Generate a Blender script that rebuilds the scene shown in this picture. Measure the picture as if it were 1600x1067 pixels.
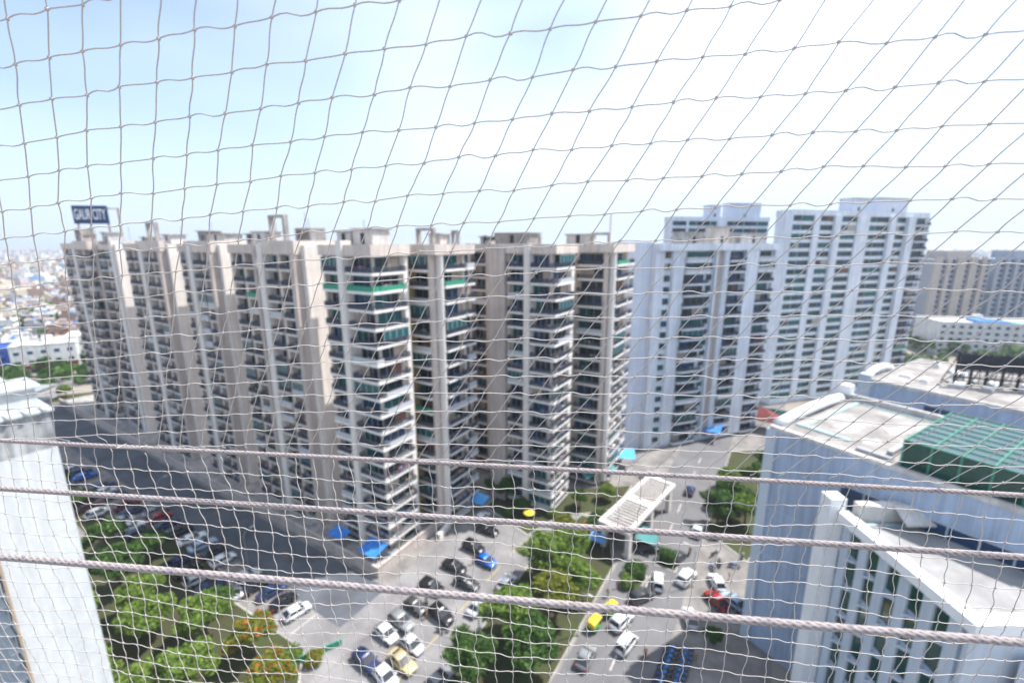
import bpy, bmesh, math, random
from mathutils import Vector, Matrix, noise
R = math.radians
PI = math.pi
rnd = random.Random(7)
for o in list(bpy.data.objects):
    bpy.data.objects.remove(o, do_unlink=True)
scene = bpy.context.scene
COL = scene.collection

# ------------------------------------------------------------------ camera
EYE = 60.0
cam_d = bpy.data.cameras.new('camera')
cam = bpy.data.objects.new('camera', cam_d)
COL.objects.link(cam)
cam.location = (0, 0, EYE)
cam.rotation_euler = (R(90) - math.atan(0.2224), 0, 0)
cam_d.sensor_width = 36.0
cam_d.lens = 36.0 * 700 / 1600
cam_d.clip_start = 0.02
cam_d.clip_end = 20000
cam_d.dof.use_dof = True
cam_d.dof.focus_distance = 0.70
cam_d.dof.aperture_fstop = 3.4
scene.camera = cam

# ------------------------------------------------------------------ world, sun, exposure
SUN_AZ = R(18)      # measured from +X towards +Y
SUN_EL = R(59)
world = bpy.data.worlds.new('World')
scene.world = world
world.use_nodes = True
wn = world.node_tree
wn.nodes.clear()
w_out = wn.nodes.new('ShaderNodeOutputWorld')
w_bg = wn.nodes.new('ShaderNodeBackground')
w_sky = wn.nodes.new('ShaderNodeTexSky')
w_sky.sky_type = 'NISHITA'
w_sky.sun_disc = False
w_sky.sun_elevation = SUN_EL
w_sky.sun_rotation = R(90) - SUN_AZ      # the sky's rotation runs clockwise from +Y
w_sky.altitude = 200
w_sky.air_density = 1.0
w_sky.dust_density = 1.0
w_sky.ozone_density = 2.5
# thin high cloud, as noise over the sky direction
w_tc = wn.nodes.new('ShaderNodeTexCoord')
w_map = wn.nodes.new('ShaderNodeMapping')
w_map.inputs['Scale'].default_value = (1.6, 1.6, 4.5)
w_noise = wn.nodes.new('ShaderNodeTexNoise')
w_noise.inputs['Scale'].default_value = 0.9
w_noise.inputs['Detail'].default_value = 3
w_noise.inputs['Roughness'].default_value = 0.4
w_ramp = wn.nodes.new('ShaderNodeValToRGB')
w_ramp.color_ramp.elements[0].position = 0.30
w_ramp.color_ramp.elements[0].color = (0, 0, 0, 1)
w_ramp.color_ramp.elements[1].position = 0.78
w_ramp.color_ramp.elements[1].color = (0.6, 0.6, 0.6, 1)
w_mix = wn.nodes.new('ShaderNodeMixRGB')
w_mix.inputs['Color2'].default_value = (9.0, 9.6, 10.2, 1)
wn.links.new(w_tc.outputs['Generated'], w_map.inputs['Vector'])
wn.links.new(w_map.outputs['Vector'], w_noise.inputs['Vector'])
wn.links.new(w_noise.outputs['Fac'], w_ramp.inputs['Fac'])
# the sun's wide aureole through the haze
w_dot = wn.nodes.new('ShaderNodeVectorMath'); w_dot.operation = 'DOT_PRODUCT'
w_nrm = wn.nodes.new('ShaderNodeVectorMath'); w_nrm.operation = 'NORMALIZE'
wn.links.new(w_tc.outputs['Generated'], w_nrm.inputs[0])
wn.links.new(w_nrm.outputs['Vector'], w_dot.inputs[0])
w_dot.inputs[1].default_value = (math.cos(SUN_EL)*math.cos(SUN_AZ), math.cos(SUN_EL)*math.sin(SUN_AZ), math.sin(SUN_EL))
w_mr = wn.nodes.new('ShaderNodeMapRange')
w_mr.interpolation_type = 'SMOOTHSTEP'
w_mr.inputs['From Min'].default_value = -0.1; w_mr.inputs['From Max'].default_value = 0.75
w_mr.inputs['To Min'].default_value = 0.4; w_mr.inputs['To Max'].default_value = 1.25
wn.links.new(w_dot.outputs['Value'], w_mr.inputs['Value'])
w_mul = wn.nodes.new('ShaderNodeMath'); w_mul.operation = 'MULTIPLY'; w_mul.use_clamp = True
wn.links.new(w_ramp.outputs['Color'], w_mul.inputs[0]); wn.links.new(w_mr.outputs['Result'], w_mul.inputs[1])
wn.links.new(w_mul.outputs['Value'], w_mix.inputs['Fac'])
wn.links.new(w_sky.outputs['Color'], w_mix.inputs['Color1'])
# pale haze low over the horizon, the same all round
w_sep = wn.nodes.new('ShaderNodeSeparateXYZ'); wn.links.new(w_nrm.outputs['Vector'], w_sep.inputs['Vector'])
w_hr = wn.nodes.new('ShaderNodeMapRange'); w_hr.interpolation_type = 'SMOOTHSTEP'
w_hr.inputs['From Min'].default_value = -0.02; w_hr.inputs['From Max'].default_value = 0.34
w_hr.inputs['To Min'].default_value = 0.92; w_hr.inputs['To Max'].default_value = 0.0
wn.links.new(w_sep.outputs['Z'], w_hr.inputs['Value'])
w_mix2 = wn.nodes.new('ShaderNodeMixRGB'); w_mix2.inputs['Color2'].default_value = (3.5, 4.15, 5.1, 1)
wn.links.new(w_hr.outputs['Result'], w_mix2.inputs['Fac'])
wn.links.new(w_mix.outputs['Color'], w_mix2.inputs['Color1'])
wn.links.new(w_mix2.outputs['Color'], w_bg.inputs['Color'])
w_bg.inputs['Strength'].default_value = 0.12
wn.links.new(w_bg.outputs['Background'], w_out.inputs['Surface'])

sun_d = bpy.data.lights.new('sun', 'SUN')
sun_d.energy = 4.4
sun_d.angle = R(0.6)
sun_d.color = (1.0, 0.965, 0.92)
sun = bpy.data.objects.new('sun', sun_d)
COL.objects.link(sun)
sd = Vector((math.cos(SUN_EL) * math.cos(SUN_AZ), math.cos(SUN_EL) * math.sin(SUN_AZ), math.sin(SUN_EL)))
sun.rotation_euler = (-sd).to_track_quat('-Z', 'Y').to_euler()
sun.location = (60, 30, 150)

scene.view_settings.view_transform = 'Standard'
scene.view_settings.look = 'None'
scene.view_settings.exposure = 0.92
scene.view_settings.gamma = 1
scene.render.film_transparent = False
scene.cycles.max_bounces = 6
scene.cycles.volume_bounces = 0

# ------------------------------------------------------------------ materials
MATS = {}
def mat(name, col, rough=0.8, var=0.0, scale=1.0, streak=0.0, metal=0.0, spec=0.3, bump=0.0, emit=None, col2=None, coord='Object'):
    if name in MATS:
        return MATS[name]
    m = bpy.data.materials.new(name)
    m.use_nodes = True
    nt = m.node_tree
    b = nt.nodes['Principled BSDF']
    b.inputs['Roughness'].default_value = rough
    b.inputs['Metallic'].default_value = metal
    b.inputs['Specular IOR Level'].default_value = spec
    b.inputs['Base Color'].default_value = (*col, 1)
    if var > 0 or streak > 0 or col2:
        tc = nt.nodes.new('ShaderNodeTexCoord')
        n1 = nt.nodes.new('ShaderNodeTexNoise')
        n1.inputs['Scale'].default_value = scale
        n1.inputs['Detail'].default_value = 6
        n1.inputs['Roughness'].default_value = 0.62
        nt.links.new(tc.outputs[coord], n1.inputs['Vector'])
        ramp = nt.nodes.new('ShaderNodeValToRGB')
        ramp.color_ramp.elements[0].position = 0.32
        ramp.color_ramp.elements[1].position = 0.68
        lo = tuple(max(0, c * (1 - var)) for c in col)
        hi = tuple(min(1, c * (1 + var * 0.6)) for c in col) if not col2 else col2
        ramp.color_ramp.elements[0].color = (*lo, 1)
        ramp.color_ramp.elements[1].color = (*hi, 1)
        nt.links.new(n1.outputs['Fac'], ramp.inputs['Fac'])
        outc = ramp.outputs['Color']
        if streak > 0:
            mp = nt.nodes.new('ShaderNodeMapping')
            mp.inputs['Scale'].default_value = (1.3, 1.3, 0.07)
            nt.links.new(tc.outputs[coord], mp.inputs['Vector'])
            n2 = nt.nodes.new('ShaderNodeTexNoise')
            n2.inputs['Scale'].default_value = 1.2
            n2.inputs['Detail'].default_value = 4
            nt.links.new(mp.outputs['Vector'], n2.inputs['Vector'])
            r2 = nt.nodes.new('ShaderNodeValToRGB')
            r2.color_ramp.elements[0].position = 0.35
            r2.color_ramp.elements[0].color = (1 - streak, 1 - streak, 1 - streak * 0.95, 1)
            r2.color_ramp.elements[1].position = 0.6
            r2.color_ramp.elements[1].color = (1, 1, 1, 1)
            nt.links.new(n2.outputs['Fac'], r2.inputs['Fac'])
            mx = nt.nodes.new('ShaderNodeMixRGB')
            mx.blend_type = 'MULTIPLY'
            mx.inputs['Fac'].default_value = 1
            nt.links.new(outc, mx.inputs['Color1'])
            nt.links.new(r2.outputs['Color'], mx.inputs['Color2'])
            outc = mx.outputs['Color']
        nt.links.new(outc, b.inputs['Base Color'])
        if bump > 0:
            bp = nt.nodes.new('ShaderNodeBump')
            bp.inputs['Strength'].default_value = bump
            nt.links.new(n1.outputs['Fac'], bp.inputs['Height'])
            nt.links.new(bp.outputs['Normal'], b.inputs['Normal'])
    MATS[name] = m
    return m

BEIGE = mat('paint_beige', (0.64, 0.555, 0.49), 0.85, 0.16, 0.25, 0.22)
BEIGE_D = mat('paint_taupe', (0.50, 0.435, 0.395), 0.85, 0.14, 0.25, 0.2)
SLABB = mat('paint_slab_beige', (0.66, 0.60, 0.55), 0.8, 0.16, 0.5, 0.15)
CREAM = mat('paint_cream', (0.72, 0.67, 0.62), 0.8, 0.10, 0.3, 0.15)
SLABW = mat('paint_offwhite', (0.80, 0.77, 0.73), 0.8, 0.14, 0.5, 0.12)
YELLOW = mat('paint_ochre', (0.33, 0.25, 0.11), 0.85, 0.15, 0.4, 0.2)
WHITEB = mat('paint_white', (0.68, 0.72, 0.78), 0.75, 0.14, 0.2, 0.2)
WHITEC = mat('paint_cool_white', (0.62, 0.67, 0.76), 0.75, 0.08, 0.3, 0.10)
CONC = mat('concrete_weathered', (0.40, 0.37, 0.34), 0.9, 0.4, 0.5, 0.35)
CONCL = mat('concrete_pale', (0.60, 0.57, 0.53), 0.9, 0.28, 0.35, 0.2)
RAILM = mat('railing_dark', (0.045, 0.055, 0.085), 0.5, spec=0.4)
RAILW = mat('railing_pale', (0.45, 0.47, 0.50), 0.5)
FRAME = mat('window_frame', (0.42, 0.42, 0.42), 0.6)
FRAMEG = mat('window_frame_green', (0.05, 0.22, 0.16), 0.5)
GLASS = mat('glass_dark', (0.014, 0.022, 0.035), 0.25, spec=0.3)
GLASST = mat('glass_teal', (0.012, 0.085, 0.095), 0.25, spec=0.3)
GLASSB = mat('glass_blue', (0.02, 0.05, 0.11), 0.25, spec=0.35)
CURTAIN = mat('curtain_beige', (0.42, 0.35, 0.29), 0.9, 0.3, 2)
CURTAINR = mat('curtain_rust', (0.17, 0.085, 0.07), 0.9, 0.3, 2)
INNER = mat('room_dark', (0.09, 0.085, 0.085), 0.9)
GREENNET = mat('shade_net_green', (0.04, 0.27, 0.17), 0.7, 0.2, 4)
BLUETARP = mat('tarp_blue', (0.04, 0.21, 0.60), 0.6, 0.3, 1.6)
TEALTARP = mat('sheet_teal', (0.07, 0.24, 0.24), 0.6, 0.2, 0.8)
REDROOF = mat('roof_red', (0.17, 0.03, 0.028), 0.7, 0.2, 1)
BLACKST = mat('steel_black', (0.02, 0.02, 0.025), 0.5)
STEEL = mat('steel_grey', (0.35, 0.36, 0.38), 0.45, metal=0.5)
WPIPE = mat('coping_white', (0.80, 0.80, 0.79), 0.5, 0.06, 0.6)
RBWALL = mat('panel_bluegrey', (0.38, 0.455, 0.58), 0.55, 0.14, 0.35, 0.2)
RBWALL2 = mat('panel_palegrey', (0.52, 0.58, 0.64), 0.55, 0.08, 0.4, 0.1)
ROOFC = mat('roof_screed', (0.30, 0.28, 0.265), 0.9, 0.45, 0.3, 0)
ROOFG = mat('roof_grey', (0.29, 0.285, 0.28), 0.9, 0.3, 0.3, 0)
LBW = mat('paint_chalk', (0.58, 0.60, 0.595), 0.85, 0.10, 0.9, 0.10, bump=0.15)
SHEET = mat('sheet_pale', (0.45, 0.48, 0.49), 0.5, 0.12, 0.8)
ASPH = mat('asphalt_dusty', (0.15, 0.147, 0.15), 0.92, 0.22, 0.12, 0)
CONCR = mat('road_concrete', (0.215, 0.207, 0.207), 0.92, 0.36, 0.16, 0)
PAVE = mat('paving_dusty', (0.215, 0.20, 0.188), 0.92, 0.4, 0.25, 0)
KERB = mat('kerb_stone', (0.42, 0.40, 0.37), 0.9, 0.2, 0.8)
GROUND = mat('ground_dust', (0.30, 0.265, 0.225), 0.95, 0.35, 0.02, 0)
SOIL = mat('soil_planted', (0.10, 0.08, 0.05), 0.95, 0.5, 0.25, 0, col2=(0.05, 0.07, 0.02))
LINE = mat('road_paint', (0.62, 0.60, 0.55), 0.8, 0.2, 2)
LINEY = mat('road_paint_yellow', (0.55, 0.42, 0.10), 0.8, 0.2, 2)
BARK = mat('bark', (0.10, 0.07, 0.05), 0.95, 0.3, 3)
RUBBER = mat('rubber', (0.015, 0.015, 0.015), 0.85)
ALLOY = mat('alloy_rim', (0.45, 0.46, 0.48), 0.35, metal=0.7)
LAMPW = mat('lamp_clear', (0.75, 0.76, 0.78), 0.15, spec=0.7)
LAMPR = mat('lamp_red', (0.4, 0.015, 0.01), 0.2, spec=0.6)
CARGLASS = mat('car_glass', (0.012, 0.015, 0.02), 0.06, spec=0.8)
PLASTIC = mat('plastic_black', (0.02, 0.02, 0.022), 0.6)
SEATF = mat('seat_vinyl', (0.03, 0.03, 0.03), 0.6)
SIGNB = mat('sign_navy', (0.012, 0.04, 0.12), 0.5)
SIGNW = mat('sign_letter', (0.80, 0.82, 0.85), 0.5)

def leafmat(name, c1, c2, c3=None):
    m = bpy.data.materials.new(name)
    m.use_nodes = True
    nt = m.node_tree
    b = nt.nodes['Principled BSDF']
    b.inputs['Roughness'].default_value = 0.6
    b.inputs['Specular IOR Level'].default_value = 0.25
    geo = nt.nodes.new('ShaderNodeNewGeometry')
    ramp = nt.nodes.new('ShaderNodeValToRGB')
    e = ramp.color_ramp.elements
    e[0].position = 0.0; e[0].color = (*c1, 1)
    e[1].position = 0.8 if c3 else 1.0; e[1].color = (*c2, 1)
    if c3:
        n = e.new(0.86); n.color = (*c3, 1)
    nt.links.new(geo.outputs['Random Per Island'], ramp.inputs['Fac'])
    nt.links.new(ramp.outputs['Color'], b.inputs['Base Color'])
    tr = nt.nodes.new('ShaderNodeBsdfTranslucent')
    nt.links.new(ramp.outputs['Color'], tr.inputs['Color'])
    mx = nt.nodes.new('ShaderNodeMixShader')
    mx.inputs['Fac'].default_value = 0.35
    nt.links.new(b.outputs['BSDF'], mx.inputs[1])
    nt.links.new(tr.outputs['BSDF'], mx.inputs[2])
    nt.links.new(mx.outputs['Shader'], nt.nodes['Material Output'].inputs['Surface'])
    return m
LEAF = leafmat('leaf_bright', (0.06, 0.12, 0.02), (0.26, 0.37, 0.07))
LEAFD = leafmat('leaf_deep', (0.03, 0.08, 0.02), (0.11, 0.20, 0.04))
LEAFY = leafmat('leaf_olive', (0.09, 0.12, 0.02), (0.28, 0.30, 0.04))
LEAFO = leafmat('leaf_flowering', (0.08, 0.16, 0.02), (0.22, 0.30, 0.04), (0.62, 0.13, 0.03))

# ------------------------------------------------------------------ mesh helpers
class MB:
    """collects simple shapes; build() links them as ONE mesh object"""
    def __init__(s):
        s.v = []; s.f = []; s.m = []
        s.smooth = False
    def add(s, vs, fs, mi=0):
        k = len(s.v)
        s.v += [tuple(p) for p in vs]
        s.f += [tuple(i + k for i in f) for f in fs]
        s.m += [mi] * len(fs)
        return s
    def box(s, x0, x1, y0, y1, z0, z1, mi=0):
        return s.add([(x0,y0,z0),(x1,y0,z0),(x1,y1,z0),(x0,y1,z0),(x0,y0,z1),(x1,y0,z1),(x1,y1,z1),(x0,y1,z1)],
                     [(0,3,2,1),(4,5,6,7),(0,1,5,4),(1,2,6,5),(2,3,7,6),(3,0,4,7)], mi)
    def prism(s, poly, z0, z1, mi=0):
        n = len(poly)
        vs = [(x,y,z0) for x,y in poly] + [(x,y,z1) for x,y in poly]
        fs = [tuple(range(n-1,-1,-1)), tuple(range(n,2*n))] + [(i,(i+1)%n,(i+1)%n+n,i+n) for i in range(n)]
        return s.add(vs, fs, mi)
    def tube(s, pts, r, n=6, mi=0, cap=True, closed=False):
        pts = [Vector(p) for p in pts]
        rr = r if isinstance(r, (list, tuple)) else [r]*len(pts)
        k = len(s.v); N = len(pts)
        up = None
        for i, p in enumerate(pts):
            a = pts[max(i-1,0)] if not closed else pts[i-1]
            b = pts[min(i+1,N-1)] if not closed else pts[(i+1)%N]
            t = (b-a).normalized()
            if up is None:
                up = Vector((0,0,1)) if abs(t.z) < 0.9 else Vector((1,0,0))
            x = up.cross(t)
            if x.length < 1e-5: x = Vector((1,0,0)).cross(t)
            x.normalize(); y = t.cross(x); up = y
            for j in range(n):
                an = 2*PI*j/n
                q = p + (x*math.cos(an) + y*math.sin(an))*rr[i]
                s.v.append(tuple(q))
        M = N if closed else N-1
        for i in range(M):
            for j in range(n):
                i2 = (i+1) % N
                s.f.append((k+i*n+j, k+i*n+(j+1)%n, k+i2*n+(j+1)%n, k+i2*n+j)); s.m.append(mi)
        if cap and not closed:
            s.f.append(tuple(k+j for j in range(n-1,-1,-1))); s.m.append(mi)
            s.f.append(tuple(k+(N-1)*n+j for j in range(n))); s.m.append(mi)
        return s
    def cyl(s, c, r, axis, h, n=14, mi=0):
        c = Vector(c); ax = Vector(axis).normalized()
        return s.tube([c-ax*h/2, c+ax*h/2], r, n, mi)
    def mesh(s, name, mats):
        me = bpy.data.meshes.new(name)
        me.from_pydata(s.v, [], s.f)
        for m in (mats if isinstance(mats, (list, tuple)) else [mats]):
            me.materials.append(m)
        if any(s.m):
            me.polygons.foreach_set('material_index', s.m)
        if s.smooth:
            me.polygons.foreach_set('use_smooth', [True]*len(s.f))
        me.update()
        return me
    def build(s, name, mats, parent=None, loc=(0,0,0), rz=0):
        return obj(name, s.mesh(name, mats), parent, loc, rz)

def obj(name, me, parent=None, loc=(0,0,0), rz=0, scale=None):
    o = bpy.data.objects.new(name, me)
    COL.objects.link(o)
    o.location = loc
    o.rotation_euler = (0,0,rz)
    if scale: o.scale = scale
    if parent: o.parent = parent
    return o
def tag(o, label=None, cat=None, group=None, kind=None):
    if label: o['label'] = label
    if cat: o['category'] = cat
    if group: o['group'] = group
    if kind: o['kind'] = kind
    return o
def thing(name, label, cat, loc=(0,0,0), rz=0, group=None):
    o = obj(name, None, None, loc, rz)
    o.empty_display_size = 0.5
    return tag(o, label, cat, group)
def copy_tree(o, parent=None):
    c = o.copy()
    COL.objects.link(c)
    c.parent = parent
    for ch in o.children:
        copy_tree(ch, c)
    return c

# the estate's own grid: local x runs along the road's width, local y away along the road
C0 = Vector((-24.5, 70.3, 0)); SA = R(-31.5)
def S(x, y, z=0):
    return Vector((C0.x + x*math.cos(SA) - y*math.sin(SA), C0.y + x*math.sin(SA) + y*math.cos(SA), z))

# ------------------------------------------------------------------ the setting
def sheet(name, poly, z, m, site=True):
    mb = MB()
    pts = [S(x,y,z) if site else Vector((x,y,z)) for x,y in poly]
    mb.add(pts, [tuple(range(len(pts)))])
    o = mb.build(name, m)
    return tag(o, kind='structure')
gm = MB()
N = 40
gm.add([(-6000, -300, 0), (6000, -300, 0), (6000, 9000, 0), (-6000, 9000, 0)], [(0,1,2,3)])
tag(gm.build('ground', GROUND), kind='structure')
sheet('estate_paving', [(-175,-75),(62,-75),(62,150),(-175,150)], 0.02, PAVE)
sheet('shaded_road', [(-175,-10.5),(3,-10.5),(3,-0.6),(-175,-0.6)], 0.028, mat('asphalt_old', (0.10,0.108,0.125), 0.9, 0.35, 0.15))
sheet('estate_road', [(3,-60),(22.6,-60),(22.6,120),(3,120)], 0.032, CONCR)
sheet('main_road', [(36,-60),(48.5,-60),(48.5,150),(36,150)], 0.032, ASPH)
sheet('junction', [(-14,-60),(2.99,-60),(2.99,-10.6),(-14,-10.6)], 0.03, CONCR)
mb = MB()
for k in range(14):
    y = -40 + k*9
    mb.box(42.1, 42.25, y, y+4, 0.036, 0.037)
me = mb.mesh('lane_marking', LINE)
for p in me.vertices:
    p.co = S(p.co.x, p.co.y, p.co.z)
tag(obj('lane_marking', me), kind='structure')
mb = MB()
for k in range(7):
    y = -22 + k*8
    mb.box(17.2, 17.32, y, y+4.5, 0.036, 0.037)
me = mb.mesh('lane_marking', LINEY)
for p in me.vertices:
    p.co = S(p.co.x, p.co.y, p.co.z)
tag(obj('lane_marking', me), kind='structure')
mb = MB()
for k in range(24):
    mb.box(3.2, 22.4, -55+k*6.0, -54.95+k*6.0, 0.0345, 0.0352)
for x in (7.9, 12.7):
    mb.box(x, x+0.05, -58, 110, 0.0355, 0.0361)
for k in range(20):
    mb.box(-170+k*8.5, -169.95+k*8.5, -10.4, -0.7, 0.0345, 0.0352)
me = mb.mesh('road_joints', mat('joint_dark', (0.10,0.095,0.09), 0.95))
for p in me.vertices:
    p.co = S(p.co.x, p.co.y, p.co.z)
tag(obj('road_joints', me), kind='structure')
mb = MB()
for k in range(27):
    mb.box(-104+k*3.9, -103.88+k*3.9, -15.4 if -104+k*3.9 > -62 else -17.4, -10.6, 0.0405, 0.0412)
me = mb.mesh('bay_lines', LINE)
for p in me.vertices:
    p.co = S(p.co.x, p.co.y, p.co.z)
tag(obj('bay_lines', me), kind='structure')
# planted strips with kerbs
def planted(name, poly):
    mb = MB()
    n = len(poly)
    cx = sum(p[0] for p in poly)/n; cy = sum(p[1] for p in poly)/n
    inner = []
    for x,y in poly:
        d = math.hypot(x-cx, y-cy)
        inner.append((x+(cx-x)/d*0.35, y+(cy-y)/d*0.35))
    for i in range(n):
        j = (i+1) % n
        q = [poly[i], poly[j], inner[j], inner[i]]
        mb.prism([(S(*p).x, S(*p).y) for p in q], 0.0, 0.16)
    k = mb.build(name + '_kerb', KERB)
    tag(k, kind='structure')
    m2 = MB()
    m2.add([S(x,y,0.11) for x,y in inner], [tuple(range(n))])
    tag(m2.build(name + '_soil', SOIL), kind='structure')
planted('median', [(23,-14),(35.6,-30),(35.6,26),(30,38),(24,38),(21.5,20)])
planted('parking_verge', [(-110,-24),(-62,-23),(-62,-18.5),(-110,-18)])
planted('garden', [(-60,-45),(7,-45),(9,-22),(2,-16),(-22,-16.5),(-24,-13.6),(-46,-14),(-60,-17)])
planted('tower_garden', [(3.5,29),(17,25),(20,34),(30,44),(30,56),(3.5,36)])
planted('roadside_garden', [(48.8,46),(57,40),(62,62),(62,100),(49,90)])
planted('gate_island', [(38,22),(41,20),(42,26),(39,29)])
planted('gate_island', [(42,30),(46,30),(46,35),(42.5,35)])

# ------------------------------------------------------------------ towers
CACHE = {}
def cached(key, fn):
    if key not in CACHE:
        CACHE[key] = fn()
    return CACHE[key]
DEP = 1.6
def slab_mesh(w, m, dep=DEP):
    def fn():
        mb = MB()
        mb.box(-w/2, w/2, -dep, 0.0, -0.16, 0.02)
        mb.box(-w/2-0.06, w/2+0.06, -dep-0.12, -dep, -0.30, 0.12)
        mb.box(-w/2-0.12, -w/2, -dep, -0.02, -0.30, 0.12)
        mb.box(w/2, w/2+0.12, -dep, -0.02, -0.30, 0.12)
        return mb.mesh('balcony', m)
    return cached(('slab', round(w,2), m.name, dep), fn)
def rail_mesh(w, m, dep=DEP, solid=False):
    def fn():
        mb = MB()
        y = -dep - 0.05
        mb.box(-w/2, w/2, y-0.03, y+0.03, 1.02, 1.08)
        mb.box(-w/2-0.03, -w/2+0.03, y+0.03, -0.1, 1.02, 1.08)
        mb.box(w/2-0.03, w/2+0.03, y+0.03, -0.1, 1.02, 1.08)
        if solid:
            mb.box(-w/2, w/2, y-0.015, y+0.015, 0.16, 1.0)
            mb.box(-w/2-0.015, -w/2+0.015, y+0.03, -0.1, 0.16, 1.0)
            mb.box(w/2-0.015, w/2+0.015, y+0.03, -0.1, 0.16, 1.0)
        else:
            n = max(4, int(w/0.12))
            for i in range(n+1):
                x = -w/2 + w*i/n
                mb.box(x-0.03, x+0.03, y-0.02, y+0.02, 0.13, 1.02)
            for i in range(8):
                yy = y + 0.12 + i*(dep-0.2)/8
                mb.box(-w/2-0.02, -w/2+0.02, yy-0.02, yy+0.02, 0.13, 1.02)
                mb.box(w/2-0.02, w/2+0.02, yy-0.02, yy+0.02, 0.13, 1.02)
        return mb.mesh('railing', m)
    return cached(('rail', round(w,2), m.name, dep, solid), fn)
def frame_mesh(w, h, m, nm=2):
    def fn():
        mb = MB()
        t = 0.07
        mb.box(-w/2, w/2, -0.09, 0.0, 0, t)
        mb.box(-w/2, w/2, -0.09, 0.0, h-t, h)
        for i in range(nm+1):
            x = -w/2 + t/2 + (w-t)*i/nm
            mb.box(x-t/2, x+t/2, -0.088, 0.0, t, h-t)
        return mb.mesh('window', m)
    return cached(('frame', round(w,2), round(h,2), m.name, nm), fn)
def pane_mesh(w, h, mats, key):
    def fn():
        mb = MB()
        n = 2
        for i in range(n):
            a = -w/2+0.05 + (w-0.1)*i/n; b = -w/2+0.05 + (w-0.1)*(i+1)/n
            mb.box(a, b, -0.05, -0.02, 0.05, h-0.05, i % len(mats))
        return mb.mesh('pane', mats)
    return cached(('pane', round(w,2), round(h,2), key), fn)
PANES = [([GLASS],'g'), ([GLASS],'g'), ([GLASSB],'b'), ([GLASST, GLASS],'tg'), ([GLASS, CURTAIN],'gc'), ([GLASSB, GLASS],'bg'), ([GLASST],'t'), ([CURTAIN, GLASS],'cg'), ([GLASS, CURTAINR],'gr'), ([GLASS, GLASSB],'gb')]

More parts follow.
